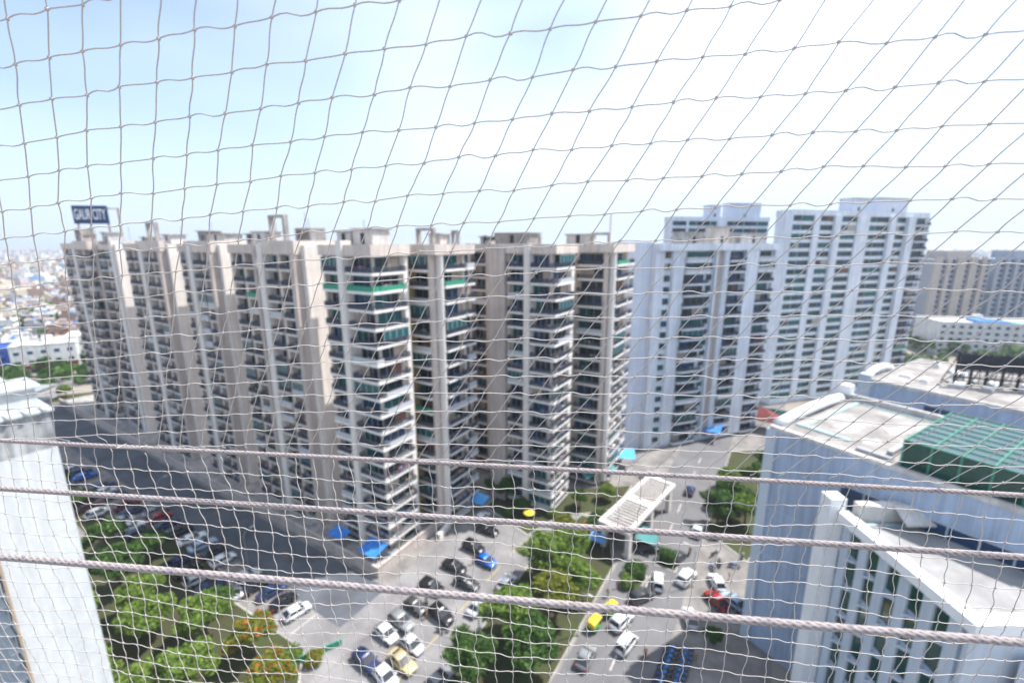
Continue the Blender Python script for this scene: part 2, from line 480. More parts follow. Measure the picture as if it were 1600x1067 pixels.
def facade(T, ox, oy, ang, length, bays, nfl, fh, z0, slabm=SLABW, railm=RAILM, pilm=BEIGE, framem=FRAME, clutter=0.3, dep=DEP, skip_first=0, greens=None):
    tot = sum(b[1] for b in bays)
    k = length / tot
    ca, sa = math.cos(ang), math.sin(ang)
    t = 0.0
    for b in bays:
        kind, w = b[0], b[1]*k
        c = t + w/2
        t += w
        def at(d, out, z):   # d along, out outward
            return (ox + ca*d + sa*out, oy + sa*d - ca*out, z)
        if kind == 'P' or kind == 'C':
            out = b[2] if len(b) > 2 else 0.95
            mb = MB()
            if kind == 'C':
                mb.prism([(math.cos(q)*w/2, -out/2+math.sin(q)*out/2) for q in [2*PI*i/14 for i in range(14)]], 0, nfl*fh)
            else:
                mb.box(-w/2, w/2, -out, -0.002, 0, nfl*fh + (rnd.choice([0, 1.7, 2.3]) if out > 1.8 else 0))
            mb.build('pilaster', b[3] if len(b) > 3 else pilm, T, at(c, 0, z0), ang)
        elif kind == 'Y':
            mb = MB(); mb.box(-w/2, w/2, -0.06, -0.004, 0, nfl*fh)
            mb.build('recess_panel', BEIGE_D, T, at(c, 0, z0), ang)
        elif kind in 'BWR':
            for f in range(skip_first, nfl):
                z = z0 + f*fh
                if kind == 'B':
                    ext = b[2] if len(b) > 2 else 0.0
                    bw = w*0.985 + ext
                    c_ = c + ext/2
                    s_ = obj('balcony', slab_mesh(bw, slabm, dep), T, at(c_, 0, z), ang)
                    r = rnd.random()
                    if (r < 0.012 or (greens and f in greens)) and bw > 3:
                        obj('railing', rail_mesh(bw, GREENNET, dep, True), s_)
                    elif r < 0.14:
                        obj('railing', rail_mesh(bw, RAILW, dep, True), s_)
                    else:
                        obj('railing', rail_mesh(bw, railm, dep, False), s_)
                    ww, hh = (bw-ext)*0.92, 2.55
                    wo = obj('window', frame_mesh(ww, hh, framem if rnd.random() < 0.75 else FRAMEG, 3), T, at(c + rnd.uniform(-0.1,0.1)*bw, 0.0, z+0.05), ang)
                    pm, key = rnd.choice(PANES)
                    obj('pane', pane_mesh(ww, hh, pm, key), wo)
                    if rnd.random() < 0.09 and bw > 3:
                        def fe():
                            m4 = MB(); yy = -dep - 0.02
                            for q in range(5):
                                xx = -bw/2 + 0.06 + (bw-0.12)*q/4
                                m4.box(xx-0.05, xx+0.05, yy-0.04, yy+0.04, 1.1, 2.62)
                            m4.box(-bw/2+0.02, bw/2-0.02, yy-0.05, yy+0.05, 2.62, 2.72)
                            m4.box(-bw/2+0.05, bw/2-0.05, yy-0.01, yy+0.01, 1.1, 2.6, 1)
                            return m4.mesh('enclosure', [FRAME, GLASST])
                        obj('enclosure', cached(('encl', round(bw,2)), fe), s_)
                    if rnd.random() < 0.22:
                        def fa():
                            m5 = MB(); m5.box(-0.42, 0.42, -0.32, 0, 0, 0.58); m5.cyl((0.1,-0.33,0.29), 0.22, (0,1,0), 0.03, 12, 1)
                            return m5.mesh('air_conditioner', [SLABW, PLASTIC])
                        obj('air_conditioner', cached('ac', fa), s_, (rnd.choice([-1,1])*(bw/2-0.6), -dep+0.45, 0.03))
                    if rnd.random() < clutter and bw > 3:
                        mb = CACHE.get('laundry')
                        kind2 = rnd.randrange(5)
                        obj('laundry', laundry_mesh(kind2), s_, (rnd.uniform(-0.25,0.25)*bw, -dep*0.72, 1.2))
                else:
                    ww = w*0.95 if kind == 'R' else min(w*0.8, 2.0)
                    hh = 1.9 if kind == 'R' else 1.75
                    wo = obj('window', frame_mesh(ww, hh, framem, 3 if kind == 'R' else 2), T, at(c, 0.0, z+0.85), ang)
                    pm, key = rnd.choice(PANES if rnd.random() < 0.3 else [p for p in PANES if p[1] in ('g','tg','bg','t','gb')])
                    obj('pane', pane_mesh(ww, hh, pm, key), wo)
                    if kind == 'W':
                        def fn():
                            m3 = MB(); m3.box(-ww/2-0.15, ww/2+0.15, -0.55, -0.003, hh+0.04, hh+0.14); m3.box(-ww/2-0.15, ww/2+0.15, -0.3, -0.003, -0.1, -0.02)
                            return m3.mesh('sunshade', slabm)
                        obj('sunshade', cached(('shade', round(ww,2), slabm.name), fn), wo)
def laundry_mesh(k):
    def fn():
        mb = MB()
        r2 = random.Random(k)
        x = -0.8
        for i in range(4):
            w = r2.uniform(0.3, 0.55); h = r2.uniform(0.5, 0.95)
            n = 4
            vs = []
            for a in range(n+1):
                yy = 0.05*math.sin(a*1.7+i)
                vs += [(x+w*a/n, yy, 0.0), (x+w*a/n, yy*1.8, -h)]
            mb.add(vs, [(2*a, 2*a+1, 2*a+3, 2*a+2) for a in range(n)], i % 3)
            x += w + 0.06
        cols = [[(0.5,0.1,0.12),(0.6,0.6,0.62),(0.1,0.15,0.4)], [(0.55,0.5,0.4),(0.1,0.25,0.2),(0.6,0.3,0.1)], [(0.15,0.3,0.55),(0.6,0.58,0.55),(0.3,0.05,0.2)],
                [(0.6,0.45,0.1),(0.08,0.08,0.1),(0.55,0.55,0.6)], [(0.35,0.1,0.3),(0.1,0.4,0.35),(0.65,0.6,0.6)]][k]
        return mb.mesh('laundry', [mat('cloth_%d_%d' % (k,i), c, 0.9) for i,c in enumerate(cols)])
    return cached(('laundry', k), fn)

NF, FH, Z0 = 18, 3.15, 1.2
ZT = Z0 + NF*FH
def block(T, x0, x1, y0, y1, wallm, nfl=NF, fh=FH, z0=Z0, top=1.6, pm=None, front=None, right=None, left=None, fronts=None, over=DEP, **kw):
    mb = MB(); mb.box(x0, x1, y0, y1, 0, z0 + nfl*fh)
    mb.build('wall', wallm, T)
    zt = z0 + nfl*fh
    # roof band: a parapet ring standing out over the top balconies
    ov_f = over if front else 0.15
    ov_r = over if right else 0.15
    ov_l = over if left else 0.15
    a, b, c, d = x0-ov_l, x1+ov_r, y0-ov_f, y1+0.15
    p = MB()
    th = 0.25
    p.box(a, b, c, c+th, zt-0.25, zt+top)
    p.box(a, b, d-th, d, zt-0.25, zt+top)
    p.box(a, a+th, c+th, d-th, zt-0.25, zt+top)
    p.box(b-th, b, c+th, d-th, zt-0.25, zt+top)
    p.box(a+th, b-th, c+th, d-th, zt-0.2, zt+0.12)
    p.build('parapet', pm or wallm, T)
    if front: facade(T, x0, y0, 0, x1-x0, front, nfl, fh, z0, pilm=wallm, **kw)
    if right: facade(T, x1, y0, PI/2, y1-y0, right, nfl, fh, z0, pilm=wallm, **kw)
    if left: facade(T, x0, y1, -PI/2, y1-y0, left, nfl, fh, z0, pilm=wallm, **kw)
    return zt + top

def portal(T, x, y, z, w, h, d, m=CONC):
    mb = MB()
    mb.box(x-w/2, x-w/2+0.5, y, y+d, z, z+h)
    mb.box(x+w/2-0.5, x+w/2, y, y+d, z, z+h)
    mb.box(x-w/2, x+w/2, y-0.02, y+d+0.02, z+h, z+h+0.55)
    mb.build('roof_portal', m, T)
def stairhead(T, x, y, z, w, d, h, m=CONCL):
    mb = MB()
    mb.box(x-w/2, x+w/2, y, y+d, z, z+h)
    s_ = mb.build('stair_head', m, T)
    m2 = MB(); m2.box(x-w/2-0.4, x+w/2+0.4, y-0.4, y+d+0.4, z+h, z+h+0.22)
    m2.build('roof_slab', CONC, s_)
    m3 = MB(); m3.box(x-0.5, x+0.5, y-0.05, y-0.003, z+0.1, z+2.0)
    m3.build('door', GLASS, s_)
def tank(T, x, y, z, r=1.1, h=1.7, m=None):
    mb = MB()
    prof = [(r*0.98,0),(r,0.1),(r,h*0.8),(r*0.75,h*0.95),(r*0.25,h),(r*0.25,h+0.12)]
    n = 14
    vs = [(x+q[0]*math.cos(2*PI*i/n), y+q[0]*math.sin(2*PI*i/n), z+q[1]) for q in prof for i in range(n)]
    fs = [(a*n+i, a*n+(i+1)%n, (a+1)*n+(i+1)%n, (a+1)*n+i) for a in range(len(prof)-1) for i in range(n)]
    fs.append(tuple((len(prof)-1)*n+i for i in range(n)))
    mb.add(vs, fs)
    mb.build('water_tank', m or PLASTIC, T)
def mast(T, x, y, z, h):
    mb = MB(); mb.tube([(x,y,z),(x,y,z+h)], 0.06, 5)
    for k in range(3):
        mb.tube([(x-0.5,y,z+h*(0.6+0.15*k)),(x+0.5,y,z+h*(0.6+0.15*k))], 0.03, 4)
    mb.build('aerial', STEEL, T)

def estate(name, label, x=0, y=0):
    return thing(name, label, 'apartment tower', S(x,y,0), SA, 'towers of the beige estate')

# tower at the road corner
T1 = estate('apartment_tower', 'nearest beige apartment tower, with a green balcony screen, at the road corner')
zt = block(T1, -14.5, -2.6, 5.9, 13.2, BEIGE, pm=BEIGE, front=[('P',.5),('B',5.3),('P',1.5,2.15,CREAM),('B',5.3,DEP)], right=[('B',5.4),('P',.9,.95,CREAM)], clutter=0.45, greens=(16,))
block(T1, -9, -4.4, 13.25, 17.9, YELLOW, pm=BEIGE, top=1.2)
block(T1, -7.5, 0.6, 18, 28.5, BEIGE, pm=BEIGE, front=[('P',.5),('B',6.6),('P',.6,1.2)], right=[('C',1.2,1.5,CREAM),('B',6.4),('P',.7),('B',2.6)], clutter=0.4)
stairhead(T1, -12, 8, zt, 3.6, 4, 2.2); stairhead(T1, -7.2, 8.2, zt, 5, 4, 2.6, CONCL)
portal(T1, -4.4, 21, zt, 4.4, 2.6, 1.0); stairhead(T1, -3.5, 23, zt, 3, 3, 1.9)
portal(T1, -0.8, 26, zt, 1.7, 2.2, 0.6)
tank(T1, -13.2, 12.2, zt-1.4, m=BLUETARP); mast(T1, -11, 12, zt, 4.5)
mb = MB(); mb.box(-14, -9.3, 7.0, 7.9, zt-0.3, zt-0.15); mb.build('roof_sheet', TEALTARP, T1)
# podium shops with a white rail wall
mb = MB()
mb.prism([(-172,0.6),(-0.4,0.6),(-0.4,30),(-8,30),(-8,16),(-172,16)], 0, 1.15)
pod = mb.build('podium', CONC, T1)
mb = MB()
mb.box(-172, 0, 0.2, 0.55, 0, 2.1); mb.box(-0.35, 0, 0.56, 30, 0, 2.1)
mb.build('podium_wall', BEIGE_D, T1)
mb = MB()
mb.box(-172, 0.12, 0.1, 0.62, 2.1, 2.3); mb.box(-0.42, 0.12, 0.63, 30, 2.1, 2.3)
mb.build('wall_coping', BEIGE_D, T1)

# second tower along the road
PE_ = ('P',1.3,1.9,BEIGE_D)
T2 = estate('apartment_tower', 'second beige apartment tower along the road, standing behind the one at the corner')
zt = block(T2, 6.4, 16.6, 35.6, 44.5, BEIGE, pm=BEIGE, front=[('P',.4),('B',4.6),('P',1.4,2.15,CREAM),('B',4.6,DEP)], right=[('B',5.4),('P',1.2,.95,CREAM)], clutter=0.4)
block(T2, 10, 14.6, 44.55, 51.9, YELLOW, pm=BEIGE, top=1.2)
block(T2, 11, 22.6, 52, 66, BEIGE, pm=BEIGE, front=[('P',4.5),('B',6.2),('P',.7,1.2)], right=[('C',1.4,1.5,CREAM),('B',7),('P',.8),('B',3)], clutter=0.35)
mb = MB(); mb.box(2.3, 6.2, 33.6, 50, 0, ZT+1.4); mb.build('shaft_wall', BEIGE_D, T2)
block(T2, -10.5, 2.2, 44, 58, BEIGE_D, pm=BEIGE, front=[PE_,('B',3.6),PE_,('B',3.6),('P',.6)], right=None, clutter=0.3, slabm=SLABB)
stairhead(T2, 0.5, 46, zt, 10, 5, 2.4, CONC); stairhead(T2, -6.5, 45, zt, 3, 3, 1.6, CONC)
portal(T2, 9.5, 40, zt, 3.6, 1.8, 0.8); stairhead(T2, 14, 54, zt, 6, 4, 2.1, CONCL); portal(T2, 19.5, 54, zt, 4.5, 2.0, 0.8)
mb = MB(); mb.box(7, 13, 36.2, 37.4, zt-0.4, zt-0.2); mb.build('roof_sheet', TEALTARP, T2)
mb = MB(); mb.tube([(20.5, 58, zt), (20.5, 58, zt+7)], 0.35, 8); mb.build('flue', SLABW, T2)

# row of towers along the shaded road
def row_tower(b0, b1, y0, label, bays, seed, step=0):
    T = estate('apartment_tower', label)
    L = b1 - b0
    # stacks of bays stand forward, with deep shafts between them
    groups = [[]]
    for b_ in bays:
        if b_ == 'gap': groups.append([])
        else: groups[-1].append(b_)
    gw = 2.3
    tot = sum(q[1] for g_ in groups for q in g_)
    k = (L - gw*(len(groups)-1)) / tot
    x = -b1
    for n_, g_ in enumerate(groups):
        w = sum(q[1] for q in g_)*k
        off = [0.0, -0.9, 0.5, -0.5][n_ % 4]
        z = block(T, x, x+w, y0+1.2+off, y0+13, BEIGE, pm=BEIGE, front=g_, clutter=0.4, slabm=SLABB, top=[1.6,2.3,1.3,1.9][n_ % 4])
        x += w
        if n_ < len(groups)-1:
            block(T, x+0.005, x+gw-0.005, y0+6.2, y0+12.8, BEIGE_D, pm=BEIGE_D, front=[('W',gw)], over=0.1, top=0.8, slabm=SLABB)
            x += gw
    z = ZT + 1.6
    # the blank end wall, standing proud of the balconies
    mb = MB(); mb.box(-b0-0.02, -b0+1.1, y0+0.2, y0+14, 0, ZT+1.5); mb.build('end_wall', CREAM, T)
    return T, z
PW = ('P',1.8,2.0,CREAM); PN = ('P',0.9,1.3,BEIGE); PE = ('P',1.1,1.9,BEIGE_D); BB_ = ('B',3.7)
def crown_roof(T, b0, b1, z, seed):
    """uneven roofline: frames, tank rooms and low walls along the roof edge"""
    r2 = random.Random(seed)
    x = -b1 + 2
    while x < -b0 - 2.5:
        w = r2.uniform(2.2, 4.8); k = r2.random(); h = r2.uniform(1.3, 3.3)
        y = r2.uniform(6.4, 9)
        if k < 0.35: portal(T, x+w/2, y, z, w, h, r2.uniform(0.7,2.5), CONC)
        elif k < 0.75: stairhead(T, x+w/2, y, z, w, 3.5, h, r2.choice([CONC, CONCL, CONCL, CREAM]))
        else: tank(T, x+w/2, y, z-1.3, m=r2.choice([PLASTIC, BLUETARP, SLABW]))
        x += w + r2.uniform(0.9, 2.2)
    mast(T, -b0-4, 11, z, r2.uniform(3,6))
T4, zt = row_tower(21.2, 46, 5.2, 'beige tower with a tall square roof frame, next left of the corner tower', [PN,BB_,PN,BB_,PE,'gap',PW,BB_,PN,BB_,PE], 1)
portal(T4, -31.5, 7.4, zt, 5.2, 5.2, 1.0); portal(T4, -25.5, 9, zt, 4.8, 2.6, 3.5, CONC); crown_roof(T4, 33.5, 46, zt, 3)
mast(T4, -28.5, 12, zt, 6.5); mast(T4, -27.6, 12, zt, 5.2); tank(T4, -23, 9, zt-1.2, m=BLUETARP)
T5, zt = row_tower(51.6, 69, 5.2, 'beige tower third from the road corner, with wide flat stair heads on its roof', [PN,BB_,PE,'gap',PW,BB_,PN,BB_,PE], 2)
stairhead(T5, -57, 8, zt, 8, 4, 2.2); crown_roof(T5, 60.5, 69, zt, 5)
T6, zt = row_tower(76.4, 101, 5.2, 'beige tower with an open square frame on its roof, fourth from the road corner', [PN,BB_,PN,BB_,PE,'gap',PW,BB_,PN,BB_,PE], 3)
portal(T6, -89, 7.4, zt, 5, 5.0, 1.0); crown_roof(T6, 76.4, 86, zt, 8); crown_roof(T6, 92, 101, zt, 9)
T7, zt = row_tower(109.4, 152, 5.2, 'last tower of the beige row, carrying the dark rooftop sign', [PN,BB_,PN,BB_,PE,'gap',PW,BB_,PN,BB_,'gap',PE,BB_,PN,BB_,PW], 4)
crown_roof(T7, 109.4, 126, zt, 11); portal(T7, -146, 8, zt, 4.5, 4.2, 4, CONC); crown_roof(T7, 137, 143, zt, 12)

# rooftop sign on its frame
sg = thing('rooftop_sign', 'dark blue rooftop sign with white letters on a steel frame', 'sign', S(-131.5, 8.5, ZT+1.6), R(6))
mb = MB()
for x in (-4.4, 4.4):
    for y in (0, 5):
        mb.box(x-0.22, x+0.22, y-0.22, y+0.22, 0, 11.2)
mb.box(-4.6, 4.6, 5.23, 5.5, 10.8, 11.3); mb.box(4.2, 4.6, 0.3, 4.7, 10.8, 11.19); mb.box(-4.6, -4.2, 0.3, 4.7, 10.8, 11.19)
mb.build('sign_frame', CONC, sg)
mb = MB(); mb.box(-5.0, 5.0, -0.75, -0.3, 6.0, 11.5)
mb.build('sign_board', SIGNB, sg)
def text_mesh(txt, size):
    cu = bpy.data.curves.new('lettering', 'FONT')
    cu.body = txt; cu.size = size; cu.extrude = 0.05; cu.align_x = 'CENTER'; cu.align_y = 'CENTER'
    cu.resolution_u = 3; cu.offset = 0.03
    t = bpy.data.objects.new('tmp', cu)
    COL.objects.link(t)
    dg = bpy.context.evaluated_depsgraph_get()
    dg.update()
    me = bpy.data.meshes.new_from_object(t.evaluated_get(dg))
    bpy.data.objects.remove(t, do_unlink=True)
    return me
tm = text_mesh('GAUR CITY', 3.0)
tm.materials.clear(); tm.materials.append(SIGNW)
xs = [v.co.x for v in tm.vertices]
k = 9.0/(max(xs)-min(xs))
for v in tm.vertices:
    v.co = Vector((v.co.x*k, -v.co.z, v.co.y*1.5))
lt = obj('lettering', tm, sg, (0, -0.82, 8.7))

# pale tower beside the estate and the tall towers behind
T3 = thing('apartment_tower', 'bluish white apartment tower with a blank side wall, beside the beige towers', 'apartment tower', (38.5,122,0), R(20), 'white towers')
zt = block(T3, 0, 42.5, 0, 15, WHITEB, nfl=18, front=[('P',2.4,.15),('W',2.6),('P',3.4,.5),('B',7.2),('W',2.4),('P',.6),('Y',2.2),('P',1.6,1.0),('B',5.2),('P',4.2,1.6),('B',6.2),('P',.6)], left=None, slabm=WHITEB, pm=WHITEB, clutter=0.15, framem=FRAMEG)
mb = MB(); mb.box(-5.2, -0.01, 1.5, 15, 0, ZT+2); mb.build('side_shaft', WHITEC, T3)
stairhead(T3, 14, 2, zt, 7, 5, 3, CONC); stairhead(T3, 24, 2, zt, 5, 4, 4.5, BEIGE); stairhead(T3, 36, 2, zt, 9, 4, 2.6, CONCL); portal(T3, 30, 3, zt, 3, 2.2, 1)
W1 = thing('apartment_tower', 'tall white tower with green glazed window bands, tallest on the right', 'apartment tower', (97,160,0), R(18), 'white towers')
zt = block(W1, 0, 69, 0, 7, WHITEB, nfl=22, fh=3.08, z0=1.5, over=0.4, pm=WHITEB,
           front=[('R',4),('R',6),('P',3,.5),('R',7),('P',3.2,.9),('R',9),('P',6.5,.5),('R',4),('R',7),('P',3.4,.9),('R',6.5),('P',4,1.4),('B',8.6),('P',.5)], slabm=WHITEB, framem=FRAMEG, clutter=0.05)
stairhead(W1, 32, 1, zt-0.5, 7, 5, 5, WHITEC); stairhead(W1, 50, 1, zt-0.5, 16, 5, 5.5, WHITEC)
W0 = thing('apartment_tower', 'tall white tower with green window bands rising behind the bluish white tower', 'apartment tower', (71,205,0), R(10), 'white towers')
zt = block(W0, 0, 48, 0, 7, WHITEB, nfl=22, fh=3.08, z0=1.5, over=0.4, pm=WHITEB,
           front=[('R',7),('P',1,.3),('R',4),('R',7),('R',3),('P',5,.6),('R',4),('R',5),('R',7),('R',6)], slabm=WHITEB, framem=FRAMEG, clutter=0, skip_first=13)
stairhead(W0, 21, 1, zt-0.5, 5.5, 5, 5.5, WHITEC); stairhead(W0, 36, 1, zt-0.5, 16, 5, 6.5, WHITEC)

# distant towers at the right edge: windows here are too small to pick apart
def far_tower(x, y, ang, w, d, nfl, wm, label, strips, seed):
    T = thing('apartment_tower', label, 'apartment tower', (x,y,0), ang, 'hazy towers at the right')
    r2 = random.Random(seed)
    h = nfl*3.1
    mb = MB(); mb.box(0, w, 0, d, 0, h); mb.build('wall', wm[0], T)
    mp = MB(); mw = MB()
    t = 0
    i = 0
    while t < w-1:
        sw = strips[i % len(strips)]
        if i % 2 == 0:
            mp.box(t, min(t+sw, w), -1.3, -0.01, 0, h+1.2)
        else:
            for f in range(nfl):
                mw.box(t+0.4, min(t+sw, w)-0.4, -0.12, -0.01, f*3.1+0.9, f*3.1+2.6)
                mp.box(t, min(t+sw, w), -0.9, -0.02, f*3.1-0.12, f*3.1+0.18)
        t += sw; i += 1
    mp.build('pilasters', wm[1], T)['kind'] = 'stuff'
    mw.build('windows', GLASSB, T)['kind'] = 'stuff'
    mb = MB(); mb.box(w*0.3, w*0.72, 3, d-2, h, h+5); mb.build('stair_head', wm[1], T)
FBE = mat('far_beige', (0.42,0.37,0.335), 0.9, 0.1, 0.1); FBG = mat('far_taupe', (0.31,0.33,0.37), 0.9, 0.1, 0.1); FGB = mat('far_grey', (0.31,0.37,0.47), 0.9, 0.1, 0.1)
far_tower(258, 278, R(8), 42, 18, 16, (FBG, FBE), 'beige tower in the haze, left of the pair at the right edge', [5,3.5,3,4.5,6,3.5], 1)
far_tower(304, 286, R(8), 60, 18, 16, (FGB, FBG), 'greyish tower in the haze at the right edge', [3,4.5,2.2,4.5], 2)
far_tower(262, 345, R(4), 24, 14, 15, (FGB, FGB), 'small pale blue tower in the far haze', [2,4], 3)

# ------------------------------------------------------------------ right-hand office block
RBF = Vector((36.1, 58.4, 0)); RA = R(32)
RB = thing('office_block', 'blue-grey office block with flat roof, curved white coping and green glass roof box', 'office building', RBF, RA)
mb = MB(); mb.box(0, 22, -48, 0, 0, 34.6); mb.build('wall', RBWALL, RB)
mb = MB(); mb.box(0.5, 21.6, -47.6, -0.4, 34.602, 34.85); mb.build('roof', ROOFC, RB)
mb = MB()
mb.box(-0.12, 0.5, -48.1, 0.1, 34.61, 35.1); mb.box(21.6, 22.1, -48.1, 0.1, 34.61, 35.9)
mb.build('roof_edge', CONCL, RB)
mb = MB(); mb.box(20.7, 21.3, -47, -3, 34.853, 34.98); mb.build('edge_gutter', mat('gutter_grey_teal', (0.30,0.40,0.41), 0.7, 0.2, 1), RB)
for k in range(9):
    mb = MB(); mb.box(0.7, 20.5, -3.2-k*1.45, -3.17-k*1.45, 34.852, 34.862); mb.build('roof_joint', CONC, RB)
mb = MB()
for i,(x,y,w,d) in enumerate([(9,-6,5,3),(13,-10,4,2.6),(6,-9.5,3,2)]):
    n = 12
    mb.add([(x+w/2*math.cos(2*PI*q/n)*(1+.3*math.sin(q*2.3+i)), y+d/2*math.sin(2*PI*q/n)*(1+.3*math.cos(q*1.7+i)), 34.866+0.001*i) for q in range(n)], [tuple(range(n))])
mb.build('roof_patch', mat('screed_patch', (0.37,0.355,0.34), 0.9, 0.2, 1.5), RB)
mb = MB()
for i in range(31):
    y = -1.5 - i*1.5
    mb.box(-0.05, -0.003, y-0.03, y+0.03, 0.3, 34.4)
for z in (8, 15.5, 23):
    mb.box(-0.04, -0.002, -47.9, -0.1, z-0.03, z+0.03)
mb.build('panel_joints', RBWALL2, RB)
mb = MB(); mb.box(-0.35, 0.9, -1.0, 0.35, 0, 34.6); mb.build('corner_pier', RBWALL2, RB)
# ribbon windows on the shaded wall: each pane a piece
me = MB(); me.box(-0.06, -0.01, -1.2, 1.2, 0, 3.4); pm_ = me.mesh('pane', GLASSB)
me2 = MB(); me2.box(-0.12, -0.062, -1.25, -1.12, -0.05, 3.45); me2.box(-0.12, -0.062, -1.12, 1.25, -0.08, 0.06); me2.box(-0.12, -0.062, -1.12, 1.25, 3.34, 3.48)
fm_ = me2.mesh('window', RBWALL2)
for i in range(14):
    for z in (27.2, 18.5):
        w = obj('window', fm_, RB, (0, -10.5 - i*2.5, z)); obj('pane', pm_, w)
# curved white coping along the far edge
mb = MB(); mb.smooth = True
pts = []
for i in range(15):
    t = i/14
    pts.append((1.6 + 18.6*t, -0.1 - 0.4*math.sin(PI*t), 35.0 + 0.9*math.sin(PI*t*0.9)))
mb.tube(pts, 0.75, 10)
mb.build('coping', WPIPE, RB)
mb = MB(); mb.box(20.8, 22.3, -1.1, 0.5, 35.91, 37.4); mb.build('coping_post', WPIPE, RB)
# waterproofing lines, ducts
mb = MB(); mb.box(3.6, 4.4, -8, -1.5, 34.853, 35.05); mb.box(4.5, 22, -2.6, -1.9, 34.853, 34.98); mb.build('roof_gutter', mat('gutter_grey_teal', (0.30,0.40,0.41), 0.7, 0.2, 1), RB)
mb = MB(); mb.box(1.6, 2.2, -13.2, -9.5, 34.853, 35.25); mb.box(3.4, 9, -12.6, -12.0, 34.853, 35.4); mb.build('roof_duct', STEEL, RB)
# green glass roof box
gb = MB(); gb.box(1.4, 17, -26, -14, 34.86, 38.0); gbo = gb.build('skylight', mat('glass_green', (0.012, 0.075, 0.055), 0.2, 0.4, 0.5, spec=0.5), RB)
mb = MB()
for i in range(9):
    x = 1.4 + 15.6*i/8
    mb.box(x-0.1, x+0.1, -26.1, -26.01, 34.9, 38.1); mb.box(x-0.1, x+0.1, -13.99, -13.9, 34.9, 38.1)
    mb.box(x-0.08, x+0.08, -26, -14, 38.01, 38.12)
for i in range(6):
    y = -26 + 12*i/5
    mb.box(1.28, 1.39, y-0.1, y+0.1, 34.9, 38.1)
    mb.box(1.4, 17, y-0.06, y+0.06, 38.015, 38.13)
mb.build('skylight_frame', mat('frame_sea_green', (0.06,0.24,0.16), 0.5), gbo)
mb = MB(); mb.box(1.5, 16.9, -25.9, -14.1, 38.002, 38.009); mb.build('top_glazing', mat('glass_slate', (0.05,0.085,0.09), 0.18, 0.3, 0.4, spec=0.6), gbo)
for i in range(4):
    mb = MB(); mb.box(-1.1, 1.1, -0.8, 0.8, 0, 1.1); mb.cyl((0,0,1.12), 0.6, (0,0,1), 0.12, 14)
    mb.build('air_unit', [WHITEB, PLASTIC][i % 1], RB, (3 + i*4.4, -30 - (i % 2)*1.4, 34.86), R(i*7))
# block behind
RB3 = thing('office_block', 'blue-grey block with curved white coping, second behind the office block at the right edge', 'office building', RBF, RA)
mb = MB(); mb.box(49, 82, -45, 7.5, 0, 31.6); mb.build('wall', RBWALL, RB3)
mb = MB(); mb.box(49.4, 81.6, -44.6, 7.1, 31.602, 31.85); mb.build('roof', ROOFC, RB3)
mb = MB(); mb.box(48.9, 49.4, -45, 7.6, 31.61, 32.3); mb.build('roof_edge', CONCL, RB3)
mb = MB(); mb.smooth = True
mb.tube([(51 + 12*i/10, 7.2, 32.2 + 1.0*math.sin(PI*i/10)) for i in range(11)], 0.75, 10); mb.build('coping', WPIPE, RB3)
mb = MB(); mb.box(48.6, 50.2, 5.6, 7.8, 0, 33.0); mb.build('corner_pier', RBWALL2, RB3)
for i in range(6):
    w = obj('window', fm_, RB3, (49, -4.5 - i*2.5, 26.0)); obj('pane', pm_, w)
for k in range(14):
    r2 = random.Random(k); x = r2.uniform(53, 74); y = r2.uniform(-26, 3); w_ = r2.uniform(1.2,3); d_ = r2.uniform(1,2.4); h_ = r2.uniform(.5,1.3)
    mb = MB(); mb.box(x, x+w_, y, y+d_, 31.85, 31.85+h_*0.7); mb.box(x+.15, x+w_-.15, y+.15, y+d_-.15, 31.85+h_*0.7, 31.85+h_)
    mb.build('roof_unit', WPIPE if k % 3 else STEEL, RB3)
mb = MB(); mb.box(53, 60, -36, -29, 31.852, 36); mb.build('stair_tower', RBWALL2, RB3)
mb = MB(); mb.box(52.7, 60.3, -36.3, -28.7, 36.001, 36.3); mb.build('stair_roof', WPIPE, RB3)
def rbw(x, y, z): return (RBF.x + x*math.cos(RA) - y*math.sin(RA), RBF.y + x*math.sin(RA) + y*math.cos(RA), z)
bf = thing('billboard_frame', 'black steel lattice frame standing on the roof at the right edge', 'steel frame', rbw(65, -12, 31.86), RA + R(-52))
mb = MB()
for i in range(9):
    x = -9.6 + 2.4*i
    mb.box(x-0.16, x+0.16, -0.16, 0.16, 0, 7.0)
    mb.tube([(x,0,6.4),(x,4.2,0)], 0.13, 4)
    mb.box(x-0.1, x+0.1, 0.17, 4.2, 0.02, 0.25)
for k in range(5):
    mb.box(-9.8, 9.8, -0.34, -0.161, 0.4+1.5*k, 0.62+1.5*k)
mb.build('lattice', BLACKST, bf)
mb = MB()
for i in range(17):
    x = -9.6 + 1.2*i
    mb.box(x-0.05, x+0.05, -0.44, -0.345, 1.0, 6.95)
for k in range(9):
    mb.box(-9.7, 9.7, -0.52, -0.445, 1.1+0.7*k, 1.24+0.7*k)
mb.build('grille', BLACKST, bf)
for i in range(4):
    mb = MB(); mb.box(-9.4+4.8*i, -5.0+4.8*i, -0.3, -0.2, 3.6, 6.6); mb.build('backing_sheet', mat('panel_black', (0.02,0.03,0.05), 0.5, 0.3, 0.6), bf)

